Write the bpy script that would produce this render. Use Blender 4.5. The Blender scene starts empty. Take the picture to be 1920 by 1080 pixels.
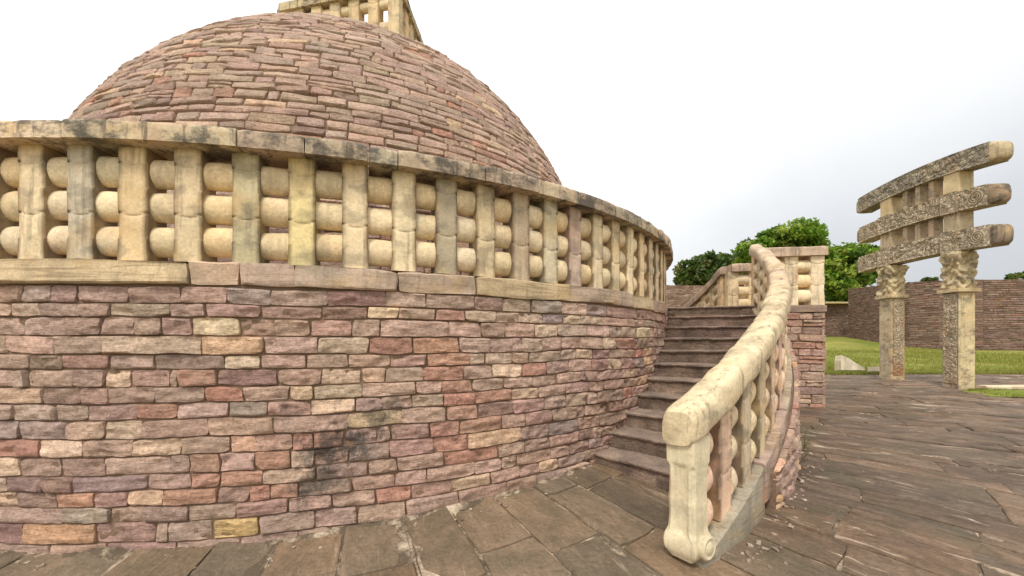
import bpy, math, random
import numpy as np
from math import radians as rad, pi
random.seed(7)
RNG = np.random.default_rng(7)
S = bpy.context.scene
COL = S.collection

# ------------------------------------------------------------------ camera
EYE = 1.6
cam_d = bpy.data.cameras.new("camera")
cam = bpy.data.objects.new("camera", cam_d)
COL.objects.link(cam)
cam.location = (0, 0, EYE)
cam.rotation_euler = (rad(90), 0, 0)
cam_d.sensor_width = 36.0
cam_d.lens = 14.0625
cam_d.shift_y = 0.0505
cam_d.clip_start = 0.05
cam_d.clip_end = 2000
S.camera = cam

# ------------------------------------------------------------------ sky, sun, exposure
SUN_EL, SUN_AZ = rad(54), rad(203)          # azimuth measured clockwise from +Y
w = bpy.data.worlds.new("World")
S.world = w
w.use_nodes = True
wt = w.node_tree
wt.nodes.clear()
def wn(t, **kw):
    n = wt.nodes.new(t)
    for k, v in kw.items():
        setattr(n, k, v)
    return n
sky = wn('ShaderNodeTexSky', sky_type='NISHITA')
sky.sun_disc = False
sky.sun_elevation = SUN_EL
sky.sun_rotation = SUN_AZ
sky.air_density = 1.0
sky.dust_density = 2.0
tc = wn('ShaderNodeTexCoord')
dot = wn('ShaderNodeVectorMath', operation='DOT_PRODUCT')
dot.inputs[1].default_value = (0.72, 0.36, -0.59)
cn = wn('ShaderNodeTexNoise')
cn.inputs['Scale'].default_value = 2.2
cn.inputs['Detail'].default_value = 5
cn.inputs['Roughness'].default_value = 0.55
cma = wn('ShaderNodeMath', operation='MULTIPLY_ADD')
cma.inputs[1].default_value = 0.22
cramp = wn('ShaderNodeValToRGB')
e = cramp.color_ramp.elements
e[0].position = 0.30; e[0].color = (1.0, 1.0, 1.0, 1)
e[1].position = 0.95; e[1].color = (0.405, 0.425, 0.448, 1)
m1 = cramp.color_ramp.elements.new(0.52); m1.color = (0.81, 0.82, 0.832, 1)
m2 = cramp.color_ramp.elements.new(0.74); m2.color = (0.545, 0.562, 0.585, 1)
csc = wn('ShaderNodeVectorMath', operation='SCALE')
csc.inputs['Scale'].default_value = 8.0
mx = wn('ShaderNodeMix', data_type='RGBA')
mx.inputs['Factor'].default_value = 0.97
bg = wn('ShaderNodeBackground')
bg.inputs['Strength'].default_value = 0.1
wo = wn('ShaderNodeOutputWorld')
L = wt.links.new
L(tc.outputs['Generated'], dot.inputs[0])
L(tc.outputs['Generated'], cn.inputs['Vector'])
L(cn.outputs['Fac'], cma.inputs[0])
L(dot.outputs['Value'], cma.inputs[2])
L(cma.outputs[0], cramp.inputs['Fac'])
L(cramp.outputs['Color'], csc.inputs[0])
L(sky.outputs['Color'], mx.inputs['A'])
L(csc.outputs['Vector'], mx.inputs['B'])
L(mx.outputs['Result'], bg.inputs['Color'])
L(bg.outputs['Background'], wo.inputs['Surface'])

sun_d = bpy.data.lights.new("sun", 'SUN')
sun_d.energy = 1.5
sun_d.angle = rad(14)
sun_d.color = (1.0, 0.95, 0.86)
sun = bpy.data.objects.new("sun", sun_d)
COL.objects.link(sun)
sun.rotation_euler = (pi / 2 - SUN_EL, 0, pi - SUN_AZ)
sun.location = (0, 0, 30)
S.view_settings.view_transform = 'Standard'
S.view_settings.look = 'None'
S.view_settings.exposure = 0.74
S.view_settings.gamma = 1.0

# ------------------------------------------------------------------ constants of the place
C = np.array([-3.655, 10.311])     # axis of the drum
R = 7.117                          # drum radius
DC = np.array([-3.77, 10.223])     # axis of the dome
F, HZ = 750.0, 637.0               # photo measures: focal length, eye level
Z_TER = EYE + 0.645                # terrace floor / top of the ledge

def sm(a, b, x):
    t = np.clip((np.asarray(x, float) - a) / (b - a), 0, 1)
    return t * t * (3 - 2 * t)

def ground(x, y):
    y = np.asarray(y, float); x = np.asarray(x, float)
    g = 0.11 * (np.clip(y, -1, 8.2) - 4)
    g = g + 0.115 * sm(8.0, 9.8, y) - 0.02
    g = g + 0.46 * sm(11.7, 21.5, y) + 0.075 * np.clip(y - 21.5, 0, 30)
    g = g - 0.0 * x
    return g

def ray_theta(px, radius=R, c=C):
    t = (px - 960.0) / F
    a = 1 + t * t; b = -2 * (t * c[0] + c[1]); cc = c @ c - radius * radius
    z = (-b - math.sqrt(max(b * b - 4 * a * cc, 0))) / (2 * a)
    return math.atan2(z - c[1], t * z - c[0])

def srgb(r, g, b):
    f = lambda v: (v / 255 / 12.92) if v <= 10 else ((v / 255 + .055) / 1.055) ** 2.4
    return (f(r), f(g), f(b))

# ------------------------------------------------------------------ numeric noise
def _h(i, j, k, seed):
    n = (i * 374761393 + j * 668265263 + k * 2147483647 + seed * 1274126177) & 0xffffffff
    n = ((n ^ (n >> 13)) * 1274126177) & 0xffffffff
    n = n ^ (n >> 16)
    return (n & 0xffff) / 65535.0
def vnoise(P, scale=1.0, seed=0):
    Q = np.asarray(P, float) * scale
    I = np.floor(Q).astype(np.int64); f = Q - I; u = f * f * (3 - 2 * f)
    r = 0
    for dx in (0, 1):
        wx = u[..., 0] if dx else 1 - u[..., 0]
        for dy in (0, 1):
            wy = u[..., 1] if dy else 1 - u[..., 1]
            for dz in (0, 1):
                wz = u[..., 2] if dz else 1 - u[..., 2]
                r = r + wx * wy * wz * _h(I[..., 0] + dx, I[..., 1] + dy, I[..., 2] + dz, seed)
    return r - 0.5
def fbm(P, scale=1.0, seed=0, octv=3):
    s, a, r = scale, 1.0, 0
    for o in range(octv):
        r = r + a * vnoise(P, s, seed + o * 17); s *= 2.1; a *= 0.5
    return r

# ------------------------------------------------------------------ objects
LOC = {}
def thing(name, label, cat, loc, group=None, kind=None):
    o = bpy.data.objects.new(name, None)
    COL.objects.link(o)
    o.location = loc
    o.empty_display_size = 0.3
    LOC[o.name] = np.array(loc, float)
    o['label'] = label; o['category'] = cat
    if group: o['group'] = group
    if kind: o['kind'] = kind
    return o

def link(name, V, faces, mat, parent=None, col=None, smooth=True, label=None, cat=None, group=None, kind=None, base=None):
    V = np.asarray(V, float).reshape(-1, 3)
    if parent is not None:
        base = LOC[parent.name]
    elif base is None:
        base = np.zeros(3)
    base = np.array(base, float)
    me = bpy.data.meshes.new(name)
    if isinstance(faces, np.ndarray):
        n, k = faces.shape
        me.vertices.add(len(V)); me.vertices.foreach_set('co', (V - base).astype(np.float32).ravel())
        me.loops.add(n * k); me.loops.foreach_set('vertex_index', faces.astype(np.int32).ravel())
        me.polygons.add(n); me.polygons.foreach_set('loop_start', np.arange(0, n * k, k, dtype=np.int32))
        me.update(calc_edges=True)
    else:
        me.from_pydata((V - base).tolist(), [], [list(map(int, f)) for f in faces])
    me.validate()
    if smooth:
        me.polygons.foreach_set('use_smooth', np.ones(len(me.polygons), dtype=bool))
    if col is not None:
        col = np.asarray(col, float)
        if col.ndim == 1:
            col = np.tile(col[:3], (len(V), 1))
        a = me.color_attributes.new('Col', 'FLOAT_COLOR', 'POINT')
        c4 = np.ones((len(V), 4), np.float32); c4[:, :3] = col[:, :3]
        a.data.foreach_set('color', c4.ravel())
    if smooth: me.set_sharp_from_angle(angle=rad(40))
    me.materials.append(mat)
    o = bpy.data.objects.new(name, me)
    COL.objects.link(o)
    LOC[o.name] = base
    if parent is not None:
        root = parent
        o.parent = parent
        pl = base
        # parents sit at world positions without rotation: a child of a part shares that part's origin
        o.location = (0, 0, 0)
    else:
        o.location = base.tolist()
    if label: o['label'] = label
    if cat: o['category'] = cat
    if group: o['group'] = group
    if kind: o['kind'] = kind
    return o

class MB:
    """collects vertices and faces of one mesh"""
    def __init__(s): s.v = []; s.f = []; s.c = []; s.n = 0
    def add(s, V, Fc, col=(1, 1, 1)):
        V = np.asarray(V, float).reshape(-1, 3)
        s.v.append(V); s.f += [[i + s.n for i in f] for f in Fc]
        c = np.asarray(col, float)
        s.c.append(np.tile(c[:3], (len(V), 1)) if c.ndim == 1 else c)
        s.n += len(V)
    def build(s, name, mat, parent=None, **k):
        return link(name, np.concatenate(s.v), s.f, mat, parent, col=np.concatenate(s.c), **k)

def grid_faces(nu, nv, wrap=False):
    f = []
    for j in range(nv - 1):
        for i in range(nu if wrap else nu - 1):
            a = j * nu + i; b = j * nu + (i + 1) % nu
            f.append([a, b, b + nu, a + nu])
    return f

# ------------------------------------------------------------------ materials
def new_mat(name):
    m = bpy.data.materials.new(name); m.use_nodes = True
    nt = m.node_tree
    b = nt.nodes['Principled BSDF']
    b.inputs['Specular IOR Level'].default_value = 0.25
    return m, nt, b
class NT:
    def __init__(s, nt): s.nt = nt
    def n(s, t, **kw):
        x = s.nt.nodes.new(t)
        for k, v in kw.items(): setattr(x, k, v)
        return x
    def l(s, a, b): s.nt.links.new(a, b)
    def noise(s, vec, scale, detail=4, rough=0.6, dist=0.0):
        x = s.n('ShaderNodeTexNoise')
        x.inputs['Scale'].default_value = scale; x.inputs['Detail'].default_value = detail
        x.inputs['Roughness'].default_value = rough; x.inputs['Distortion'].default_value = dist
        s.l(vec, x.inputs['Vector']); return x.outputs['Fac']
    def mapping(s, vec, sc, loc=(0, 0, 0)):
        x = s.n('ShaderNodeMapping'); x.inputs['Scale'].default_value = sc; x.inputs['Location'].default_value = loc
        s.l(vec, x.inputs['Vector']); return x.outputs['Vector']
    def ramp(s, fac, p0, p1, c0=(0, 0, 0), c1=(1, 1, 1)):
        x = s.n('ShaderNodeValToRGB'); e = x.color_ramp.elements
        e[0].position = p0; e[1].position = p1
        e[0].color = (*c0, 1); e[1].color = (*c1, 1)
        s.l(fac, x.inputs['Fac']); return x.outputs['Color']
    def math(s, op, a, b=None, c=None, clamp=False):
        x = s.n('ShaderNodeMath', operation=op); x.use_clamp = clamp
        for i, v in enumerate((a, b, c)):
            if v is None: continue
            if isinstance(v, (int, float)): x.inputs[i].default_value = v
            else: s.l(v, x.inputs[i])
        return x.outputs[0]
    def mix(s, fac, a, b, mode='MIX'):
        x = s.n('ShaderNodeMix', data_type='RGBA', blend_type=mode)
        for k, v in (('Factor', fac), ('A', a), ('B', b)):
            if isinstance(v, (int, float)): x.inputs[k].default_value = v
            elif isinstance(v, tuple): x.inputs[k].default_value = (*v, 1)
            else: s.l(v, x.inputs[k])
        return x.outputs['Result']
    def bump(s, h, strength, dist, normal=None):
        x = s.n('ShaderNodeBump'); x.inputs['Strength'].default_value = strength; x.inputs['Distance'].default_value = dist
        s.l(h, x.inputs['Height'])
        if normal is not None: s.l(normal, x.inputs['Normal'])
        return x.outputs['Normal']

def masonry_mat(name, stains=(), gloss=0.85, bumpk=1.0, dust=(0.47, 0.325, 0.235)):
    m, nt, b = new_mat(name); N = NT(nt)
    geo = N.n('ShaderNodeNewGeometry').outputs['Position']
    at = N.n('ShaderNodeAttribute', attribute_name='Col').outputs['Color']
    n1 = N.noise(geo, 5.5, 5, 0.65)
    n2 = N.noise(N.mapping(geo, (5, 5, 42)), 1.0, 4, 0.6, 0.6)
    n3 = N.noise(geo, 34, 4, 0.7)
    v = N.math('MULTIPLY_ADD', n1, 1.1, 0.45)
    v = N.math('MULTIPLY', v, N.math('MULTIPLY_ADD', n3, 1.5, 0.25))
    v = N.math('MULTIPLY', v, N.math('MULTIPLY_ADD', n2, 0.5, 0.78))
    vc = N.n('ShaderNodeCombineColor')
    for i in range(3): N.l(v, vc.inputs[i])
    c = N.mix(1.0, at, vc.outputs['Color'], 'MULTIPLY')
    dm = N.ramp(N.noise(geo, 3.1, 6, 0.7, 0.5), 0.50, 0.72)
    c = N.mix(N.math('MULTIPLY', dm, 0.55), c, dust)
    dk = N.ramp(N.noise(N.mapping(geo, (1, 1, 1), (9, 4, 2)), 4.5, 6, 0.75), 0.60, 0.70)
    c = N.mix(N.math('MULTIPLY', dk, 0.45), c, (0.12, 0.085, 0.07))
    for (px, py, pz, rr, k) in stains:
        d = N.n('ShaderNodeVectorMath', operation='DISTANCE'); N.l(geo, d.inputs[0]); d.inputs[1].default_value = (px, py, pz)
        fall = N.math('SUBTRACT', 1.0, N.math('DIVIDE', d.outputs['Value'], rr), clamp=True)
        nn = N.noise(N.mapping(geo, (1, 1, .8), (px, py, pz)), 8, 6, 0.75)
        msk = N.ramp(N.math('MULTIPLY_ADD', fall, 0.42, nn), 0.70, 0.86)
        c = N.mix(N.math('MULTIPLY', msk, k * .8), c, (0.035, 0.042, 0.04))
    N.l(c, b.inputs['Base Color'])
    b.inputs['Roughness'].default_value = gloss
    h = N.math('ADD', N.math('MULTIPLY', N.noise(geo, 22, 7, 0.75), 1.0), N.math('MULTIPLY', n2, 0.45))
    h = N.math('ADD', h, N.math('MULTIPLY', N.noise(N.mapping(geo, (1, 1, 1.8)), 9, 4, 0.6), 0.8))
    nrm = N.bump(h, 0.9 * bumpk, 0.038)
    N.l(nrm, b.inputs['Normal'])
    return m

def sandstone_mat(name, lichen=0.5, streak=0.6, bumpk=1.0, carve=0.0, lr=(0.515, 0.60), band=0.0, fine=0.9, ldet=7):
    """worn pale sandstone with lichen and rain streaks"""
    m, nt, b = new_mat(name); N = NT(nt)
    geo = N.n('ShaderNodeNewGeometry').outputs['Position']
    at = N.n('ShaderNodeAttribute', attribute_name='Col').outputs['Color']
    n1 = N.noise(geo, 3.4, 5, 0.65, 0.3)
    n3 = N.noise(geo, 40, 4, 0.7)
    v = N.math('MULTIPLY', N.math('MULTIPLY_ADD', n1, 0.9, 0.55), N.math('MULTIPLY_ADD', n3, fine, 1 - fine / 2))
    vc = N.n('ShaderNodeCombineColor')
    for i in range(3): N.l(v, vc.inputs[i])
    c = N.mix(1.0, at, vc.outputs['Color'], 'MULTIPLY')
    # ochre and pink patches
    oc = N.ramp(N.noise(N.mapping(geo, (1, 1, 1), (3, 1, 7)), 2.6, 4, 0.6), 0.53, 0.70)
    c = N.mix(N.math('MULTIPLY', oc, 0.45), c, (0.62, 0.40, 0.17))
    pk = N.ramp(N.noise(N.mapping(geo, (1, 1, .6), (13, 5, 1)), 2.1, 4, 0.6), 0.56, 0.70)
    c = N.mix(N.math('MULTIPLY', pk, 0.45), c, (0.50, 0.27, 0.18))
    gy = N.ramp(N.noise(N.mapping(geo, (1, 1, .7), (1, 15, 4)), 2.9, 5, 0.65), 0.52, 0.66)
    c = N.mix(N.math('MULTIPLY', gy, 0.36), c, (0.27, 0.235, 0.165))
    # vertical rain streaks
    st = N.noise(N.mapping(geo, (11, 11, 0.9)), 1.0, 5, 0.7)
    sk = N.ramp(st, 0.53, 0.64)
    c = N.mix(N.math('MULTIPLY', sk, streak), c, (0.115, 0.09, 0.065))
    if band > 0:
        bn = N.ramp(N.noise(N.mapping(geo, (1.3, 1.3, 26)), 1.0, 5, 0.65, 0.8), 0.50, 0.64)
        c = N.mix(N.math('MULTIPLY', bn, band), c, (0.17, 0.115, 0.065))
    # black lichen
    lm = N.noise(N.mapping(geo, (1, 1, 1.6), (2, 8, 3)), 3.2, ldet, 0.75 if ldet > 5 else 0.55)
    lk = N.ramp(lm, *lr)
    c = N.mix(N.math('MULTIPLY', lk, lichen), c, (0.075, 0.068, 0.058))
    N.l(c, b.inputs['Base Color'])
    b.inputs['Roughness'].default_value = 0.88
    h = N.noise(geo, 30, 6, 0.72)
    nrm = N.bump(h, 0.5 * bumpk, 0.014)
    if carve > 0:          # crowded low relief: raised figures with grime lodged in the cut ground
        wv = N.n('ShaderNodeTexNoise'); wv.inputs['Scale'].default_value = 5.0; wv.inputs['Detail'].default_value = 3
        N.l(geo, wv.inputs['Vector'])
        ad = N.n('ShaderNodeVectorMath', operation='MULTIPLY_ADD'); N.l(wv.outputs['Color'], ad.inputs[0]); ad.inputs[1].default_value = (.22,) * 3; N.l(geo, ad.inputs[2])
        vo = N.n('ShaderNodeTexVoronoi', feature='DISTANCE_TO_EDGE'); vo.inputs['Scale'].default_value = 9.0
        N.l(ad.outputs[0], vo.inputs['Vector'])
        v2 = N.n('ShaderNodeTexVoronoi', feature='DISTANCE_TO_EDGE'); v2.inputs['Scale'].default_value = 19.0
        N.l(ad.outputs[0], v2.inputs['Vector'])
        pit = N.math('MULTIPLY', N.ramp(vo.outputs['Distance'], 0.02, 0.13), N.math('MULTIPLY_ADD', N.ramp(v2.outputs['Distance'], 0.02, 0.16), 0.6, 0.4))
        c = N.mix(N.math('MULTIPLY', N.math('SUBTRACT', 1.0, pit), 0.30), c, (0.19, 0.145, 0.10))
        N.l(c, b.inputs['Base Color'])
        nrm = N.bump(pit, carve, 0.06, nrm)
    N.l(nrm, b.inputs['Normal'])
    return m

STAINS = []
for (px, hh, rr, k) in ((600, -.95, .42, .9), (660, -.95, .38, .9), (575, -1.28, .28, .8), (705, -.78, .3, .75), (540, -.6, .3, .5),
                        (735, -.62, .25, .6), (1052, -.75, .16, .9), (1096, -.45, .12, 1.0), (620, -1.2, .3, .7)):
    t = ray_theta(px)
    STAINS.append((C[0] + R * math.cos(t), C[1] + R * math.sin(t), EYE + hh, rr, k))
M_DRUM = masonry_mat('drum_masonry', STAINS)
M_DOME = masonry_mat('dome_masonry', bumpk=1.2, dust=(0.46, 0.34, 0.235))
M_RUB = masonry_mat('rubble_masonry')
M_FAR = masonry_mat('far_masonry', bumpk=1.2, dust=(0.24, 0.16, 0.12))
M_STEP = masonry_mat('step_stone', bumpk=1.3, dust=(0.25, 0.18, 0.13), gloss=0.75)
M_LEDGE = sandstone_mat('ledge_stone', lichen=0.18, streak=0.30, bumpk=1.5, band=0.55)
M_COPE = sandstone_mat('coping_stone', lichen=0.85, streak=0.75, bumpk=1.4, lr=(0.465, 0.59))
M_POST = sandstone_mat('post_stone', lichen=0.34, streak=0.40, fine=0.7, ldet=5)
M_BAR = sandstone_mat('crossbar_stone', lichen=0.12, streak=0.18)
M_STCOPE = sandstone_mat('stair_coping_stone', lichen=0.45, streak=0.55, bumpk=1.5, lr=(0.50, 0.68), fine=0.6, ldet=5)
M_GATE = sandstone_mat('gate_stone', lichen=0.55, streak=0.4, bumpk=1.6)
M_CARVE = sandstone_mat('carved_stone', lichen=0.12, streak=0.15, bumpk=1.6, carve=0.9)
M_CARVE_DARK = sandstone_mat('lichened_carved_stone', lichen=0.55, streak=0.35, bumpk=1.6, carve=0.8, lr=(0.44, 0.56))
M_PLAIN = sandstone_mat('plain_stone', lichen=0.10, streak=0.22, fine=0.5, ldet=4)

def flat_mat(name, c, rough=0.9):
    m, nt, b = new_mat(name); N = NT(nt)
    geo = N.n('ShaderNodeNewGeometry').outputs['Position']
    n = N.noise(geo, 8, 5, 0.7)
    col = N.mix(n, tuple(x * 0.55 for x in c), tuple(min(1, x * 1.45) for x in c))
    N.l(col, b.inputs['Base Color']); b.inputs['Roughness'].default_value = rough
    N.l(N.bump(N.noise(geo, 30, 5, 0.7), 0.8, 0.02), b.inputs['Normal'])
    return m
M_MORTAR = flat_mat('earth_mortar', (0.22, 0.145, 0.095))
M_BARK = flat_mat('bark', (0.11, 0.08, 0.055))

# paving: radial flagstones round the stupa
def paving_mat():
    m, nt, b = new_mat('radial_flagstones'); N = NT(nt)
    geo = N.n('ShaderNodeNewGeometry').outputs['Position']
    sub = N.n('ShaderNodeVectorMath', operation='SUBTRACT'); N.l(geo, sub.inputs[0]); sub.inputs[1].default_value = (C[0], C[1], 0)
    wob = N.n('ShaderNodeTexNoise'); wob.inputs['Scale'].default_value = 1.1; wob.inputs['Detail'].default_value = 4
    N.l(geo, wob.inputs['Vector'])
    wsub = N.n('ShaderNodeVectorMath', operation='SUBTRACT'); N.l(wob.outputs['Color'], wsub.inputs[0]); wsub.inputs[1].default_value = (.5, .5, .5)
    wsc = N.n('ShaderNodeVectorMath', operation='SCALE'); N.l(wsub.outputs[0], wsc.inputs[0]); wsc.inputs['Scale'].default_value = 0.22
    add = N.n('ShaderNodeVectorMath', operation='ADD'); N.l(sub.outputs[0], add.inputs[0]); N.l(wsc.outputs[0], add.inputs[1])
    sx = N.n('ShaderNodeSeparateXYZ'); N.l(add.outputs[0], sx.inputs[0])
    r = N.math('SQRT', N.math('ADD', N.math('MULTIPLY', sx.outputs[0], sx.outputs[0]), N.math('MULTIPLY', sx.outputs[1], sx.outputs[1])))
    th = N.math('ARCTAN2', sx.outputs[1], sx.outputs[0])
    u = N.math('MULTIPLY', th, 8.2)
    cv = N.n('ShaderNodeCombineXYZ'); N.l(r, cv.inputs[0]); N.l(u, cv.inputs[1])
    pol = cv.outputs[0]
    at = N.n('ShaderNodeAttribute', attribute_name='Col').outputs['Color']
    # old strata running out from the stupa
    strat = N.noise(N.mapping(pol, (2.0, 7.0, 1)), 1.0, 7, 0.7, 1.2)
    strat2 = N.noise(N.mapping(pol, (0.9, 3.0, 1), (4, 2, 0)), 1.0, 6, 0.65, 1.2)
    patch = N.noise(geo, 0.75, 5, 0.62, 0.4)
    fine = N.noise(geo, 30, 5, 0.7)
    sxw = N.n('ShaderNodeSeparateXYZ'); N.l(geo, sxw.inputs[0])
    right = N.n('ShaderNodeMapRange', interpolation_type='SMOOTHSTEP'); N.l(sxw.outputs[0], right.inputs['Value'])
    right.inputs['From Min'].default_value = 1.0; right.inputs['From Max'].default_value = 3.2
    rt = right.outputs['Result']
    c = N.ramp(patch, 0.34, 0.66, (0.122, 0.096, 0.064), (0.292, 0.204, 0.132))
    c = N.mix(N.math('MULTIPLY', rt, 0.75), c, N.ramp(strat2, 0.36, 0.64, (0.105, 0.070, 0.050), (0.240, 0.165, 0.115)))
    c = N.mix(1.0, c, at, 'MULTIPLY')
    sk = N.ramp(strat, 0.36, 0.64, (0.62, 0.60, 0.58), (1.25, 1.22, 1.2))
    c = N.mix(N.math('MULTIPLY_ADD', rt, 0.45, 0.4), c, N.mix(1.0, c, sk, 'MULTIPLY'))
    c = N.mix(0.8, c, N.mix(1.0, c, N.ramp(fine, 0.25, 0.75, (0.6, 0.6, 0.6), (1.35, 1.35, 1.35)), 'MULTIPLY'))
    moss = N.ramp(N.noise(geo, 1.5, 6, 0.7), 0.50, 0.62)
    c = N.mix(N.math('MULTIPLY', moss, 0.4), c, (0.085, 0.080, 0.046))
    # pale veins and chips
    vein = N.ramp(N.noise(N.mapping(pol, (0.8, 9, 1), (7, 3, 0)), 1.0, 7, 0.72, 1.4), 0.59, 0.65)
    c = N.mix(N.math('MULTIPLY', N.math('MULTIPLY', vein, N.noise(geo, 2.2, 3)), N.math('MULTIPLY_ADD', rt, 0.9, 0.55)), c, (0.62, 0.48, 0.36))
    N.l(c, b.inputs['Base Color'])
    rg = N.ramp(patch, 0.3, 0.7, (0.50,) * 3, (0.75,) * 3)
    N.l(rg, b.inputs['Roughness'])
    h = N.math('MULTIPLY_ADD', strat, 0.55, N.math('MULTIPLY', fine, 0.35))
    h = N.math('ADD', h, N.math('MULTIPLY', strat2, 0.6))
    h = N.math('ADD', h, N.math('MULTIPLY', N.noise(geo, 9, 6, 0.75), 0.8))
    N.l(N.bump(h, 0.9, 0.035), b.inputs['Normal'])
    return m
M_PAVE = paving_mat()
def bed_mat():
    m, nt, b = new_mat('joint_bedding'); N = NT(nt)
    geo = N.n('ShaderNodeNewGeometry').outputs['Position']
    c = N.ramp(N.noise(geo, 2.6, 6, 0.75), 0.47, 0.62, (0.12, 0.09, 0.06), (0.58, 0.46, 0.33))
    N.l(c, b.inputs['Base Color']); b.inputs['Roughness'].default_value = .9
    N.l(N.bump(N.noise(geo, 30, 5, 0.7), 0.8, 0.02), b.inputs['Normal'])
    return m
M_BED = bed_mat()

def grass_ground_mat():
    m, nt, b = new_mat('lawn_soil'); N = NT(nt)
    geo = N.n('ShaderNodeNewGeometry').outputs['Position']
    n = N.noise(geo, 0.5, 6, 0.65); n2 = N.noise(N.mapping(geo, (6, 14, 6)), 1.0, 4, 0.7)
    c = N.ramp(n, 0.35, 0.66, (0.16, 0.20, 0.028), (0.33, 0.29, 0.075))
    c = N.mix(0.7, c, N.mix(1.0, c, N.ramp(n2, 0.25, 0.75, (0.6,) * 3, (1.35,) * 3), 'MULTIPLY'))
    N.l(c, b.inputs['Base Color']); b.inputs['Roughness'].default_value = 0.95
    N.l(N.bump(n2, 1.0, 0.05), b.inputs['Normal'])
    return m
M_LAWN = grass_ground_mat()

def leaf_mat(name, rough=0.55):
    m, nt, b = new_mat(name); N = NT(nt)
    at = N.n('ShaderNodeAttribute', attribute_name='Col').outputs['Color']
    N.l(at, b.inputs['Base Color']); b.inputs['Roughness'].default_value = rough
    tr = N.n('ShaderNodeBsdfTranslucent'); N.l(at, tr.inputs['Color'])
    ms = N.n('ShaderNodeMixShader'); ms.inputs[0].default_value = 0.35
    out = nt.nodes['Material Output']
    N.l(b.outputs[0], ms.inputs[1]); N.l(tr.outputs[0], ms.inputs[2]); N.l(ms.outputs[0], out.inputs['Surface'])
    return m
M_LEAF = leaf_mat('leaves')
M_BLADE = leaf_mat('grass_blades', 0.8)

# ------------------------------------------------------------------ stone courses
PAL = {'m': (0.455, 0.300, 0.232), 'd': (0.330, 0.212, 0.168), 'g': (0.500, 0.345, 0.268), 't': (0.590, 0.408, 0.300),
       'p': (0.540, 0.362, 0.288), 'c': (0.810, 0.600, 0.415), 'o': (0.690, 0.400, 0.205), 'r': (0.500, 0.262, 0.182),
       'b': (0.412, 0.310, 0.265), 'e': (0.77, 0.51, 0.335), 'y': (0.86, 0.53, 0.24)}
def pal(ch, k=1.0):
    c = (np.array(PAL[ch]) * .80 + np.array((.468, .325, .255)) * .20) * RNG.uniform(0.88, 1.12) * k
    return c * RNG.uniform(0.95, 1.05, 3)
MIX_DRUM = 'mmmmmmmggggggttttppppbbddre'
MIX_DOME = 'tttttttttttttgggggggpppppmmmmddrre'

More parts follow.
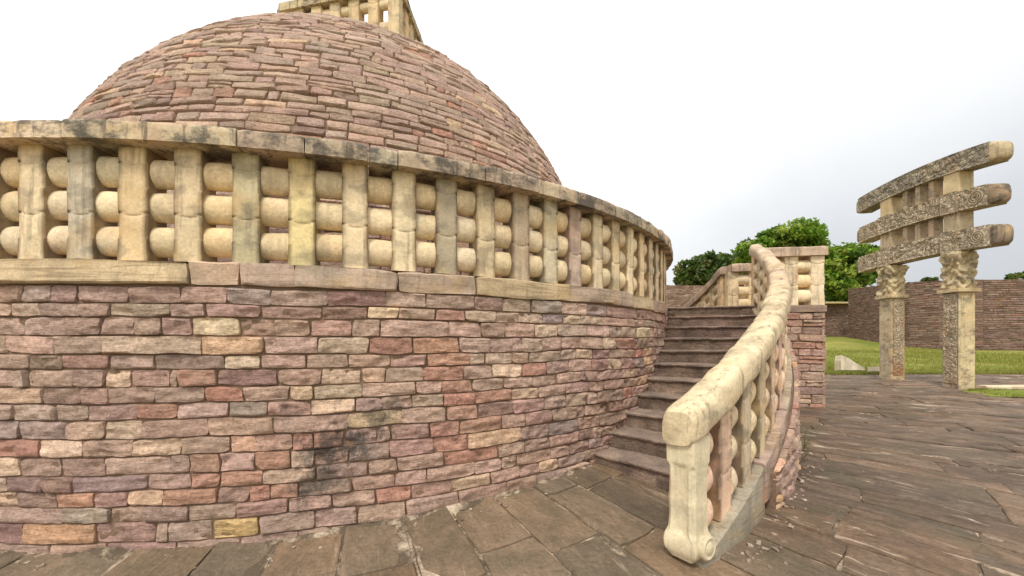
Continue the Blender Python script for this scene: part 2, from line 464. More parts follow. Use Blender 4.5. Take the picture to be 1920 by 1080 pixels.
def stone_mesh(stones, mapf, nx=10, ny=8, gap=0.0012, rim=0.035, rnd=0.010, rough=0.012, freq=11.0, seed=1, depth_in=0.05):
    """stones: rows (u0,u1,v0,v1,r,g,b,scale) with u in radians (or metres when scale is 1); returns verts, quads, colours"""
    St = np.asarray(stones, float); N = len(St)
    u0, u1, v0, v1, sc = [St[:, i][:, None, None] for i in (0, 1, 2, 3, 7)]
    rg = np.random.default_rng(seed)
    def par(n, size):
        e1 = np.minimum(.004 / size, .08); e2 = np.minimum(.020 / size, .2)
        cols = [0 * size, e1, e2] + [e2 + (1 - 2 * e2) * t for t in np.linspace(0, 1, n - 4)[1:-1]] + [1 - e2, 1 - e1, 1 + 0 * size]
        return cols
    a = np.concatenate(par(nx, (u1 - u0) * sc), axis=2)
    bb = np.concatenate(par(ny, v1 - v0), axis=1)
    j = lambda s: rg.normal(0, s, (N, 1, 1))
    g = gap * (1 + 0.9 * rg.random((N, 1, 1)))
    lu = u0 + (g + j(.006) * (1 - bb) + j(.006) * bb) / sc
    ru = u1 - (g + j(.006) * (1 - bb) + j(.006) * bb) / sc
    lv = v0 + g * .9 + np.abs(j(.003)) * (1 - a) + np.abs(j(.003)) * a
    rv = v1 - g * .9 - np.abs(j(.003)) * (1 - a) - np.abs(j(.003)) * a
    Wm = (u1 - u0) * sc; Hm = (v1 - v0)
    s = 2 * a - 1; t = 2 * bb - 1
    cs = (np.abs(s) ** 4) * (np.abs(t) ** 4)          # corners pulled in
    cw = np.clip(rg.exponential(.016, (N, 2, 2)), .004, .05)          # each corner knocked off by its own amount
    wq = np.where(t < 0, np.where(s < 0, cw[:, :1, :1], cw[:, :1, 1:]), np.where(s < 0, cw[:, 1:, :1], cw[:, 1:, 1:]))
    s2 = s * (1 - cs * np.minimum(0.45, wq / Wm)); t2 = t * (1 - cs * np.minimum(0.45, wq * .8 / Hm))
    U = lu + (ru - lu) * (s2 + 1) / 2
    Vv = lv + (rv - lv) * (t2 + 1) / 2
    ex = np.minimum(a, 1 - a) * Wm; ey = np.minimum(bb, 1 - bb) * Hm
    ee = np.clip(np.minimum(ex, ey) / rnd, 0, 1)
    d = j(.007) - rnd * 0.75 * (1 - ee) ** 2
    edge = (np.minimum(a, 1 - a) * np.ones_like(bb) < 1e-9) | (np.minimum(bb, 1 - bb) * np.ones_like(a) < 1e-9)
    P0 = np.stack([U * sc, Vv * np.ones_like(U), np.zeros_like(U) + rg.random((N, 1, 1)) * 50], -1)
    n = fbm(P0 * np.array([1.0, 1.7, 1.0]), freq, seed, 3)
    rdg = 0.5 - np.abs(fbm(P0 * np.array([1.0, 1.5, 1.0]) + 7.7, freq * .75, seed + 3, 2)) * 2.2      # chisel facets
    n = n * .7 + np.clip(rdg, -.5, .5) * .55
    tilt = j(.02) * s * np.minimum(Wm, .4) + j(.05) * t * Hm
    d = d + n * rough * 2.4 * (.35 + .65 * ee) + tilt * ee
    U = U + vnoise(P0, 14, seed + 5) * 0.016 / sc
    Vv = Vv + vnoise(P0, 12, seed + 9) * 0.010
    W_ = np.stack([U * sc, Vv * np.ones_like(U), np.zeros_like(U)], -1)
    Vv = Vv + .026 * vnoise(W_, 1.4, seed + 31) + .014 * vnoise(W_, 4.0, seed + 37)
    d = np.where(edge, -depth_in, d)
    X, Y, Z = mapf(U, Vv, d)
    V = np.stack([X, Y, Z], -1).reshape(-1, 3)
    base = np.array(grid_faces(nx, ny))
    Fc = (base[None] + (np.arange(N) * nx * ny)[:, None, None]).reshape(-1, 4)
    col = np.repeat(St[:, 4:7], nx * ny, axis=0)
    return V, Fc, col

def drum_map(radius, c=C):
    def f(u, v, d):
        r = radius + d
        return c[0] + r * np.cos(u), c[1] + r * np.sin(u), v + 0 * u
    return f
def flat_map(p0, dirv, nrm):
    def f(u, v, d):
        return p0[0] + dirv[0] * u + nrm[0] * d, p0[1] + dirv[1] * u + nrm[1] * d, v + 0 * u
    return f
def fill_course(u0, u1, v0, v1, sc, mixs, lo=.26, hi=.62, k=1.0):
    out = []; u = u0
    while u < u1 - 1e-6:
        L_ = RNG.uniform(lo, hi) / sc
        if RNG.random() < .12: L_ *= 0.55
        e_ = u + L_
        if u1 - e_ < lo * .5 / sc: e_ = u1
        c = pal(random.choice(mixs), k)
        e_ = min(e_, u1)
        if RNG.random() < .07 and v1 - v0 > .12:
            vm = v0 + (v1 - v0) * RNG.uniform(.4, .6)
            out.append((u, e_, v0, vm, *c, sc)); out.append((u, e_, vm, v1, *pal(random.choice(mixs), k), sc))
        else:
            out.append((u, e_, v0, v1, *c, sc))
        u = e_
    return out

# ------------------------------------------------------------------ the stupa
stupa = thing('stupa', 'round brick-red stone stupa with a tall masonry drum and hemispherical dome', 'stupa', (C[0], C[1], 0))

K3 = 0.00432                      # metres per photo pixel at the traced column
cy = [535, 568.5, 594.8, 630, 665.5, 693.6, 727, 757, 787, 821.7, 855, 890, 920, 950, 980, 1018, 1052, 1086]
CH = [EYE + (HZ - y) * K3 for y in cy]
TR = [
 "-60m40,95b,142m,240g,338g,425m,507b,614g,722d,799t,890g,943d,996t,1053b,1102t,1138b,1195g,1230t",
 "-90t24,76t,146m,204m,320g,385p,489p,603m,689d,747c,816t,871r,931t,973t,1018t,1058b,1090t,1130g,1190t",
 "-50g44,123p,190m,252m,302m,359g,449c,516d,581m,660m,713t,840p,902p,948m,1001p,1046c,1100g,1144t,1165g,1195g,1225c",
 "-80t10,96t,195t,378t,494e,595p,692t,774r,860r,919p,980m,1016g,1053g,1088p,1130t,1155c,1188r",
 "-70m55,115d,206m,290p,421d,488c,572g,652t,731t,800m,880r,908g,962t,992t,1052g,1080t,1111t,1142d,1176m",
 "-60p28,48g,135p,195m,244c,319m,331g,406r,521d,602m,678t,723e,793m,870r,922g,979c,1025r,1066g,1110t,1140m,1165c",
 "-60t78,152d,200m,291m,384g,456r,544g,588e,680t,780t,830p,885r,945t,1000p,1045g,1090t,1130g",
 "-70m26,106g,163m,258m,331r,427p,501b,583m,667c,716g,771m,832g,890r,960r,1010t,1060t,1105g",
 "-60b38,124b,196p,267t,391m,512t,653t,753e,836t,896r,962d,1020p,1062t,1100g",
 "-40r73,156c,248m,341t,433m,481e,549t,587r,645r,708m,732t,804m,861r,940r,985t,1035m,1080g",
 "-80c35,112m,196m,319g,357m,411r,479p,545r,590t,655m,730m,812m,878r,976e,1030m,1085b",
 "-60t13,80d,136d,276b,360m,412r,492r,592t,690m,745m,832p,935r,985p,1030g",
 "-50t31,103d,176r,240m,306e,407r,466m,506r,560r,660m,740m,800p,890g,940p",
 "-90g116,205b,266t,354d,442g,540m,620m,705g,770r,845m,920t",
 "-70d40,178o,291m,314g,399p,485y,590g,670g,760t,860p,950g",
 "-90m90,200m,330d,450g",
 "-90d90,200g",
]
TH_A, TH_B = rad(-128), rad(-4)
stones = []
for i, row in enumerate(TR):
    v1, v0 = CH[i], CH[i + 1]
    prev = None; first = row.split(',')[0]
    import re
    mm = re.match(r'(-?\d+)([a-z])(\d+)(.*)', row.replace(',', ' , ').split(' , ')[0])
    x0 = int(mm.group(1)); items = [(int(mm.group(3)), mm.group(2))]
    for it in row.split(',')[1:]:
        q = re.match(r'(\d+)([a-z])', it); items.append((int(q.group(1)), q.group(2)))
    u = ray_theta(x0)
    stones += fill_course(TH_A, u, v0, v1, R, MIX_DRUM)
    for (x, ch) in items:
        e_ = ray_theta(x)
        stones.append((u, e_, v0, v1, *pal(ch), R)); u = e_
    stones += fill_course(u, TH_B, v0, v1, R, MIX_DRUM, .24, .52)
V, Fc, cc = stone_mesh(stones, drum_map(R), 17, 11, seed=3, rough=.015)
link('drum_wall', V, Fc, M_DRUM, stupa, cc)
# the back of the drum, coarser
stones = []
for i in range(len(CH) - 1):
    stones += fill_course(TH_B, TH_A + 2 * pi, CH[i + 1], CH[i], R, MIX_DRUM, .4, .8)
V, Fc, cc = stone_mesh(stones, drum_map(R), 7, 7, seed=4)
link('rear_drum_wall', V, Fc, M_DRUM, stupa, cc)

def revolve(profile, c, n=128, a0=0, a1=2 * pi):
    th = np.linspace(a0, a1, n + 1)
    pr = np.asarray(profile)
    V = np.stack([c[0] + pr[:, 0][:, None] * np.cos(th), c[1] + pr[:, 0][:, None] * np.sin(th), pr[:, 1][:, None] + 0 * th], -1).reshape(-1, 3)
    return V, grid_faces(n + 1, len(pr))
V, Fc = revolve([(R - .021, -1.2), (R - .021, Z_TER - .03), (R - .1, Z_TER - 0.012), (5.4, Z_TER - 0.012)], C)
link('drum_core', V, np.array(Fc), M_MORTAR, stupa)

# ledge of large slabs under the railing
LEDGE = [(-160, 'g'), (356, 't'), (449, 'e'), (554, 'm'), (745, 'g'), (892, 'g'), (1066, 't'), (1135, 'g'), (1185, 'g'), (1222, 't')]
LC = {'t': (0.57, 0.43, 0.26), 'e': (0.64, 0.45, 0.32), 'm': (0.49, 0.355, 0.27), 'g': (0.50, 0.375, 0.28)}
led = []
us = [ray_theta(x) for x, _ in LEDGE]
u = TH_A - .4
while u < us[0] - .12:
    e_ = min(u + RNG.uniform(.11, .2), us[0]); led.append((u, e_, CH[0], Z_TER, *LC[random.choice('gmt')], R)); u = e_
for k in range(1, len(us)):
    led.append((us[k - 1], us[k], CH[0], Z_TER, *LC[LEDGE[k][1]], R))
u = us[-1]
while u < TH_A + 2 * pi - .4:
    e_ = u + RNG.uniform(.10, .16); led.append((u, min(e_, TH_A + 2 * pi - .4), CH[0], Z_TER, *LC[random.choice('gmt')], R)); u = e_
V, Fc, cc = stone_mesh(led, drum_map(R + .028), 25, 9, gap=.002, rnd=.016, rough=.006, freq=7, seed=11, depth_in=.30)
link('ledge', V, Fc, M_LEDGE, stupa, cc)

# dome
DA, DH0, DB, DN = 5.755, EYE + .056, 6.664, 2.105
uu = np.linspace(0.085, pi / 2 - .20, 400)
rho = DA * np.cos(uu) ** (2 / DN); hh = DH0 + DB * np.sin(uu) ** (2 / DN)
arc = np.concatenate(([0], np.cumsum(np.hypot(np.diff(rho), np.diff(hh)))))
tr_ = np.gradient(rho, arc); th_ = np.gradient(hh, arc)
def dome_map(u, v, d):
    r = np.interp(v, arc, rho); h = np.interp(v, arc, hh)
    nr = np.interp(v, arc, th_); nh = -np.interp(v, arc, tr_)
    r = r + nr * d; h = h + nh * d
    return DC[0] + r * np.cos(u), DC[1] + r * np.sin(u), h
stones = []
v = 0.0
while v < arc[-1] - .05:
    hgt = RNG.uniform(.115, .165); v1 = min(v + hgt, arc[-1])
    sc = float(np.interp((v + v1) / 2, arc, rho))
    a0 = RNG.uniform(0, .1) - pi
    row = fill_course(a0, a0 + 2 * pi, v, v1, sc, MIX_DOME, .22, .60, .93)
    stones += row; v = v1
V, Fc, cc = stone_mesh(stones, dome_map, 8, 7, gap=.004, rnd=.022, rough=.013, seed=21)
dome = link('dome', V, Fc, M_DOME, stupa, cc)
pr = [(float(r) - .030, float(h) - .009) for r, h in zip(rho[::8], hh[::8])] + [(0.0, float(hh[-1]) + .03)]
V, Fc = revolve(pr, DC, 96)
link('dome_core', V, np.array(Fc), M_MORTAR, stupa)

# ------------------------------------------------------------------ railing pieces
STONE_TINTS = [(0.78, 0.61, 0.37), (0.82, 0.66, 0.42), (0.74, 0.58, 0.36), (0.79, 0.59, 0.34), (0.76, 0.61, 0.41), (0.80, 0.63, 0.40)]
def tint(k=1.0):
    return np.array(random.choice(STONE_TINTS)) * RNG.uniform(.9, 1.08) * k

def post_geo(w_, d_, h, zb=0.0, flare=0.0, seed=0, slope=0.0):
    """square railing post with stopped chamfers and half-medallion arcs; local x = width, y = outward"""
    lv = list(np.linspace(0, 1, 26))
    for zc in (.19, .42, .63, .86):
        lv += list(np.linspace(zc - .035, zc + .03, 8))
    lv = np.array(sorted(set(np.round(lv, 4))))
    V = []; ns = 7
    for z in lv:
        ch = .015 * max(sm(.185, .20, z) * (1 - sm(.405, .42, z)), sm(.62, .64, z) * (1 - sm(.845, .86, z)))
        ch = max(float(ch), .004)
        wz = w_ * (1 + .03 * (1 - sm(0, .10, z)) + .008 * math.sin(z * 9 + seed))
        hw, hd = wz / 2, d_ / 2
        ring = []
        for s in range(4):
            for t in np.linspace(0, 1, ns):
                if s == 0: x, y, uu_ = -hw + ch + t * (2 * hw - 2 * ch), hd, 2 * t - 1
                elif s == 1: x, y, uu_ = hw, hd - ch - t * (2 * hd - 2 * ch), None
                elif s == 2: x, y, uu_ = hw - ch - t * (2 * hw - 2 * ch), -hd, 2 * t - 1
                else: x, y, uu_ = -hw, -hd + ch + t * (2 * hd - 2 * ch), None
                if uu_ is not None:
                    for zc in (.42, .86):
                        za = zc - .03 * (1 - uu_ * uu_)
                        g = math.exp(-((z - za) / .009) ** 2)
                        y -= math.copysign(.009 * g, y)
                        if abs(uu_) > .8: y -= math.copysign(.012 * math.exp(-((z - zc) / .012) ** 2), y)
                    if .42 < z < .63:       # shallow medallion swelling
                        q = 1 - uu_ ** 2 - ((z - .525) / .105) ** 2
                        if q > 0: y += math.copysign(.006 * q, y)
                ring.append((x, y, zb + z * h))
        V.append(ring)
    V = np.array(V).reshape(-1, 3)
    n = fbm(V + seed * 3.7, 6, seed, 3)
    ctr = np.array([0, 0, 0]); dirn = V.copy(); dirn[:, 2] = 0
    dirn /= np.linalg.norm(dirn, axis=1)[:, None] + 1e-9
    V = V + dirn * (n * .006)[:, None]
    k = 4 * ns
    Fc = grid_faces(k, len(lv), True)
    Fc.append(list(range(k))[::-1]); Fc.append([len(V) - k + i for i in range(k)])
    return V, Fc

def shade_and_dirt(V, c, w_, k=.30):
    """shade and caked dirt painted dark on the two flanks of a post, ragged at its edges"""
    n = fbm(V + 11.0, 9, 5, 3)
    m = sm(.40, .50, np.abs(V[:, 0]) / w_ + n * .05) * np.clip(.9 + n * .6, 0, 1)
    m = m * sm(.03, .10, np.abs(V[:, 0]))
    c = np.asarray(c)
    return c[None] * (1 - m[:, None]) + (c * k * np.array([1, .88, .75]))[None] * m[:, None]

def bar_geo(length, h, d_, seed=0, slope=0.0):
    """lens-shaped crossbar along local x"""
    n, m = 22, 9
    V = []
    for x in np.linspace(-length / 2, length / 2, m):
        for k in range(n):
            a = 2 * pi * k / n
            cy_, sy_ = math.cos(a), math.sin(a)
            y = d_ / 2 * math.copysign(abs(cy_) ** 1.0, cy_); z = h / 2 * math.copysign(abs(sy_) ** .95, sy_)
            V.append((x, y, z + slope * x))
    V = np.array(V)
    nn = fbm(V + seed * 2.3, 7, seed, 3)
    V[:, 1] += nn * .012 * np.sign(V[:, 1]); V[:, 2] += nn * .008
    Fc = grid_faces(n, m, True)
    Fc.append(list(range(n))[::-1]); Fc.append([len(V) - n + i for i in range(n)])
    return V, Fc

def place(V, p, ang):
    """local x along tangent, y outward (outward direction = ang)"""
    ca, sa = math.cos(ang), math.sin(ang)
    X = np.empty_like(V)
    # outward = (ca,sa); tangent = (-sa,ca) reversed so that x runs along increasing angle
    X[:, 0] = p[0] + V[:, 1] * ca - V[:, 0] * sa
    X[:, 1] = p[1] + V[:, 1] * sa + V[:, 0] * ca
    X[:, 2] = p[2] + V[:, 2]
    return X

def sweep(pts, outs, prof, seed=0, rough=.012, cap=True, edge_in=.012, freq=5.0):
    """profile (outward, up) swept along pts; ends rounded slightly"""
    pts = np.asarray(pts, float); outs = np.asarray(outs, float); prof = np.asarray(prof, float)
    N = len(pts); k = len(prof)
    V = np.zeros((N, k, 3)); pc = prof.mean(0)
    for i in range(N):
        sh = 1.0
        p2 = pc + (prof - pc) * sh
        V[i, :, 0] = pts[i, 0] + outs[i, 0] * p2[:, 0]
        V[i, :, 1] = pts[i, 1] + outs[i, 1] * p2[:, 0]
        V[i, :, 2] = pts[i, 2] + p2[:, 1]
    cen = V.mean(1, keepdims=True)
    dv = V - cen; dl = np.linalg.norm(dv, axis=2, keepdims=True) + 1e-9
    n = fbm(V + seed * 5.1, freq, seed, 4)
    V = V + dv / dl * (n * rough * 2)[..., None]
    for i in (0, N - 1):
        V[i] = cen[i] + (V[i] - cen[i]) * (1 - edge_in / np.maximum(dl[i], .02))
    V = V.reshape(-1, 3)
    Fc = grid_faces(k, N, True)
    if cap:
        Fc.append(list(range(k))[::-1]); Fc.append([(N - 1) * k + i for i in range(k)])
    return V, Fc

def cope_profile(wid, side, crown, over=0.0):
    """flat underside, upright sides, rounded crown"""
    p = []
    for x in np.linspace(-wid / 2, wid / 2, 6)[::-1]: p.append((x, 0.0))
    p = p[::-1]
    for z in np.linspace(.03, side, 4): p.append((wid / 2, z))
    for a in np.linspace(0, pi, 11)[1:-1]: p.append((wid / 2 * math.cos(a), side + crown * math.sin(a) ** .8))
    for z in np.linspace(side, .03, 4): p.append((-wid / 2, z))
    return np.array(p)

th = np.linspace(rad(-118), rad(-49.5), 420)
Pf = np.stack([C[0] + (R + .02) * np.cos(th), C[1] + (R + .02) * np.sin(th), 0 * th], -1)
Pf[:, 2] = ground(Pf[:, 0], Pf[:, 1]) - .01
wob = fbm(Pf, 2.2, 91, 4)
Pf[:, 2] += wob * .05 - .02
V, Fc = sweep(Pf, np.stack([np.cos(th), np.sin(th)], -1), [(-.05, -.04), (.07, -.04), (.05, .012), (.02, .03), (-.02, .045), (-.05, .045)], seed=92, rough=.02, freq=9)
link('mortar_fillet', V, Fc, M_BED, stupa)

# ------------------------------------------------------------------ terrace railing
PH = 0.900            # clear post height
PW, PD = 0.212, 0.222
RP = R - 0.107        # ring of post centres
ter = thing('terrace_railing', 'long curved stone railing of square posts and swelling crossbars round the drum terrace', 'railing', (C[0], C[1], Z_TER))
PXS = [58, 150, 249, 352, 461, 566, 666, 758, 838, 911, 977, 1033, 1079, 1121, 1155, 1182, 1203, 1220, 1232]
pth = [ray_theta(x, R) for x in PXS]
stp = rad(3.2)
while pth[0] > rad(-111): pth.insert(0, pth[0] - stp)
while pth[-1] < rad(-14): pth.append(pth[-1] + stp)
POST_TINT = {150: (.56, .47, .34), 249: (.74, .55, .32), 461: (.56, .47, .29), 566: (.80, .64, .32), 838: (.46, .38, .26), 977: (.52, .40, .27), 1033: (.60, .51, .35), 1079: (.62, .46, .36)}
tints = {}
for x, t in zip(PXS, [ray_theta(x, R) for x in PXS]):
    if x in POST_TINT: tints[round(t, 5)] = np.array(POST_TINT[x])
for i, t in enumerate(pth):
    V, Fc = post_geo(PW * RNG.uniform(.96, 1.05), PD, PH + .02, seed=i)
    p = (C[0] + RP * math.cos(t), C[1] + RP * math.sin(t), Z_TER - .008)
    tc_ = tints.get(round(t, 5), tint())
    link('post', place(V, p, t), Fc, M_POST, ter, shade_and_dirt(V, tc_, PW))  # post colour carries painted shade beside the crossbars, plus dirt
BARZ = [.172, .458, .736]
for i in range(len(pth) - 1):
    a, b_ = pth[i], pth[i + 1]
    pa = np.array([C[0] + RP * math.cos(a), C[1] + RP * math.sin(a)]); pb = np.array([C[0] + RP * math.cos(b_), C[1] + RP * math.sin(b_)])
    mid = (pa + pb) / 2; ln = np.linalg.norm(pb - pa) - PW + .05
    for k, zb in enumerate(BARZ):
        V, Fc = bar_geo(ln, .244 + RNG.uniform(-.008, .008), .178, seed=i * 3 + k)
        link('crossbar', place(V, (mid[0], mid[1], Z_TER + zb + RNG.uniform(-.01, .01)), (a + b_) / 2), Fc, M_BAR, ter, tint(1.03))
# the rest of the ring
mb = MB()
t = pth[-1] + stp
while t < pth[0] + 2 * pi - rad(1.6):
    for dz in (0,):
        V, Fc = bar_geo(.30, .2, .2)
        for zb in BARZ:
            m_ = t - stp / 2
            mb.add(place(V, (C[0] + RP * math.cos(m_), C[1] + RP * math.sin(m_), Z_TER + zb), m_), Fc, tint())
    x0, y0 = PW / 2, PD / 2
    V = np.array([(-x0, y0, 0), (x0, y0, 0), (x0, -y0, 0), (-x0, -y0, 0), (-x0, y0, PH), (x0, y0, PH), (x0, -y0, PH), (-x0, -y0, PH)])
    mb.add(place(V, (C[0] + RP * math.cos(t), C[1] + RP * math.sin(t), Z_TER), t), [[0, 1, 5, 4], [1, 2, 6, 5], [2, 3, 7, 6], [3, 0, 4, 7], [4, 5, 6, 7]], tint())
    t += stp
mb.build('rear_railing', M_POST, ter, kind='stuff', smooth=False)
# coping blocks
CP = cope_profile(.42, .125, .050)
joints = [ray_theta(x, R + .06) for x in (-420, 131, 450, 574, 690, 745, 905, 1003, 1082, 1148, 1196)]
u = joints[-1]
while u < rad(-8): u += RNG.uniform(.1, .17); joints.append(u)
while joints[0] > rad(-112): joints.insert(0, joints[0] - RNG.uniform(.14, .24))
CTINT = [(.52, .41, .28), (.55, .42, .29), (.48, .40, .28), (.58, .46, .30), (.52, .39, .28)]
light_joint = ray_theta(131, R + .06)
def arc_pts(a, b_, rr, zf, n, c=C):
    th = np.linspace(a, b_, n)
    P = np.stack([c[0] + rr * np.cos(th), c[1] + rr * np.sin(th), np.array([zf(q) for q in th])], -1)
    return P, np.stack([np.cos(th), np.sin(th)], -1)
for i in range(len(joints) - 1):
    a, b_ = joints[i] + .0006, joints[i + 1] - .0006
    n = max(6, int((b_ - a) * R / .035))
    off = RNG.normal(0, .006)
    P, O = arc_pts(a, b_, RP + .028 + off, lambda q: Z_TER + PH + .006, n)
    V, Fc = sweep(P, O, CP * np.array([1 + RNG.uniform(-.02, .03), 1 + RNG.uniform(-.05, .05)]), seed=50 + i, rough=.012)
    ct = np.array((.70, .54, .37)) if abs(joints[i + 1] - light_joint) < 1e-3 else np.array(random.choice(CTINT)) * RNG.uniform(.85, 1.1)
    link('coping_stone', V, Fc, M_COPE, ter, ct)
P, O = arc_pts(joints[-1] + .002, joints[0] + 2 * pi - .002, RP + .028, lambda q: Z_TER + PH + .006, 180)
V, Fc = sweep(P, O, CP, seed=99, rough=.012)
link('rear_coping', V, Fc, M_COPE, ter, CTINT[0])

# ------------------------------------------------------------------ harmika railing on the summit
hc = np.array([-3.66, 10.31]); hu = np.array([-1.66, -1.14]) ; hv = np.array([1.14, -1.66])
har = thing('summit_railing', 'square pale stone railing standing on the flat top of the dome', 'railing', (hc[0], hc[1], EYE + 6.3))
HB, HT = EYE + 6.35, EYE + 7.43
cor = [hc + hu * .96, hc + hv, np.array([-2.40, 11.25]), np.array([-5.0, 11.75])]
for k in range(4):
    p, q = cor[k], cor[(k + 1) % 4]
    L_ = np.linalg.norm(q - p); d = (q - p) / L_; nrm = np.array([d[1], -d[0]])
    if nrm @ ((p + q) / 2 - hc) < 0: nrm = -nrm
    ang = math.atan2(nrm[1], nrm[0])
    np_ = 7
    for j in range(np_ - 1 if True else np_):
        s = j / (np_ - 1)
        pp = p + d * L_ * s
        V, Fc = post_geo(.25, .24, HT - HB, seed=200 + k * 9 + j)
        link('post', place(V, (pp[0], pp[1], HB), ang if j else ang + pi / 4 * 0), Fc, M_POST, har, tint(.88))
        mid = p + d * L_ * (j + .5) / (np_ - 1)
        for zb, hb in ((.14, .24), (.42, .24), (.93, .22)):
            V, Fc = bar_geo(L_ / (np_ - 1) - .2, hb, .17, seed=j)
            link('crossbar', place(V, (mid[0], mid[1], HB + zb), ang), Fc, M_BAR, har, tint())
    P = [np.array([*(p + d * .0 + d * (L_ + .0) * s), HT + .003]) for s in np.linspace(0, 1, 24)]
    V, Fc = sweep(P, [nrm] * 24, cope_profile(.36, .17, .06) * (1 if k % 2 else .985), seed=70 + k)
    link('coping_stone', V, Fc, M_COPE, har, (.52, .42, .26))

# ------------------------------------------------------------------ staircase
T0, T1 = rad(-54.8), rad(-17.5)
RI, RO, RC = R, 8.95, 8.765
def slope_z(q):                     # line on which the stair railing stands
    f = (q - T0) / (T1 - T0)
    return EYE - 1.64 + f * 2.31
NS = 11
S0, DS = rad(-49.0), rad(3.02)
stair = thing('staircase', 'curved flight of worn brown stone steps climbing between the drum and its side railing', 'staircase', (C[0] + 8 * math.cos(S0), C[1] + 8 * math.sin(S0), .1))
S_COL = [(0.19, .135, .10), (.22, .155, .115), (.175, .125, .092), (.205, .138, .108)]
rs = (Z_TER - (EYE - 1.595)) / NS
for k in range(NS):
    a = S0 + DS * k + RNG.normal(0, .0015); b_ = a + DS + rad(.55)
    if k == NS - 1: b_ = T1 + rad(1)
    zt = EYE - 1.595 + rs * (k + 1); zb = zt - rs - .25
    nr, na = 46, 16
    V = []
    rr = np.linspace(RI - .05, RC - .1, nr)
    # profile across the step in (angle, z): riser foot, riser, worn nose, tread, back
    prof = [(0, zb)] + [(rad(.10) * math.sin(q * 9), zb + (zt - .03 - zb) * q) for q in np.linspace(.3, 1, 7)] + [(rad(-.12), zt - .032), (rad(-.14), zt - .014), (rad(-.04), zt - .002), (rad(.15), zt)] + [(rad(.15) + (b_ - a - rad(.15)) * q, zt + .004 * q) for q in (.25, .5, .75, 1)] + [(b_ - a, zb)]
    for (da, z) in prof:
        for r_ in rr:
            V.append((a + da, r_, z))
    V = np.array(V)
    P = np.stack([C[0] + V[:, 1] * np.cos(V[:, 0]), C[1] + V[:, 1] * np.sin(V[:, 0]), V[:, 2]], -1)
    n = fbm(P, 5, 300 + k, 4); n2 = fbm(P * np.array([1, 1, 2.5]), 16, 330 + k, 2)
    P[:, 2] += n * .012
    tn = np.stack([np.sin(V[:, 0]), -np.cos(V[:, 0])], -1)
    amt = n2 * .022 * (V[:, 2] < zt - .02)
    P[:, :2] += tn * amt[:, None]
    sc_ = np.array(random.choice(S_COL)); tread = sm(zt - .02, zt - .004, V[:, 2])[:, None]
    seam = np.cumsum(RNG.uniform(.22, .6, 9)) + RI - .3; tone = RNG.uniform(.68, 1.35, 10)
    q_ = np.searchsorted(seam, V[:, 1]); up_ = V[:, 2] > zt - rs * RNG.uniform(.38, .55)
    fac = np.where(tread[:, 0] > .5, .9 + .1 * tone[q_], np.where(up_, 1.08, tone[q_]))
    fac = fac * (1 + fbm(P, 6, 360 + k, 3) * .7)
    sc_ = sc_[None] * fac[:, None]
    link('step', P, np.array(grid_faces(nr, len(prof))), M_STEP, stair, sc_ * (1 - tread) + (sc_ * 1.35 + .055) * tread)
# outer side wall of the flight: rubble courses cut off along the slope
def side_wall(root, a0, a1, zfun, seed, r_out=RO + .03, gmin=-.6, mat=M_RUB):
    st = []
    z = gmin
    while z < Z_TER + .1:
        h = RNG.uniform(.11, .16)
        st += fill_course(a0, a1, z, z + h, r_out, 'mmmggtttpprrdoe', .16, .42, .95)
        z += h
    def f(u, v, d):
        lim = np.vectorize(zfun)(u)
        v = np.minimum(v, lim)
        r = r_out + d
        return C[0] + r * np.cos(u), C[1] + r * np.sin(u), v + 0 * u
    st = [s for s in st if zfun(s[0]) > s[2] + .01 or zfun(s[1]) > s[2] + .01]
    V, Fc, cc = stone_mesh(st, f, 10, 7, gap=.004, rough=.02, rnd=.028, seed=seed)
    link('side_wall', V, Fc, mat, root, cc)
    n = 60
    th = np.linspace(a0, a1, n)
    V = []
    for r_ in (r_out - .03, RC - .16):
        for zz in (0, 1):
            for q in th: V.append((C[0] + r_ * math.cos(q), C[1] + r_ * math.sin(q), (zfun(q) - .02) if zz else gmin))
    Fc = grid_faces(n, 2) + [[i + 2 * n for i in f][::-1] for f in grid_faces(n, 2)] + [[n + i, n + i + 1, 3 * n + i + 1, 3 * n + i] for i in range(n - 1)]
    Fc += [[0, n, 3 * n, 2 * n], [n - 1, 2 * n - 1, 4 * n - 1, 3 * n - 1]]
    link('wall_core', V, Fc, M_MORTAR, root)
side_wall(stair, T0 + rad(8.6), T1 + rad(1.2), lambda q: slope_z(q) - .17, 41)
# smooth slabs on which the posts stand
srail = thing('stair_railing', 'sloping stone railing with thick rounded handrail beside the curved steps', 'railing', (C[0] + RC * math.cos(T0), C[1] + RC * math.sin(T0), -.07))
slab_ts = [T0 - rad(.3), T0 + rad(7.6), T0 + rad(14), T0 + rad(21), T0 + rad(29), T1 + rad(.4)]
slab_c = [(.36, .315, .235), (.43, .31, .25), (.42, .33, .24), (.40, .33, .24), (.42, .34, .24)]
for k in range(5):
    a, b_ = slab_ts[k] + .0015, slab_ts[k + 1] - .0015
    th = np.linspace(a, b_, 30)
    P = np.stack([C[0] + RC * np.cos(th), C[1] + RC * np.sin(th), [slope_z(q) for q in th]], -1)
    O = np.stack([np.cos(th), np.sin(th)], -1)
    dp = (.46, .40, .16, .16, .16)[k]
    pr = [(-.13, -dp), (.0, -dp), (.13, -dp), (.142, -dp + .02), (.144, -dp / 2), (.142, -.02), (.125, -.003), (0, 0), (-.11, -.003), (-.13, -.02)]
    V, Fc = sweep(P, O, pr, seed=120 + k, rough=.012)
    link('base_slab', V, Fc, M_LEDGE, srail, slab_c[k])
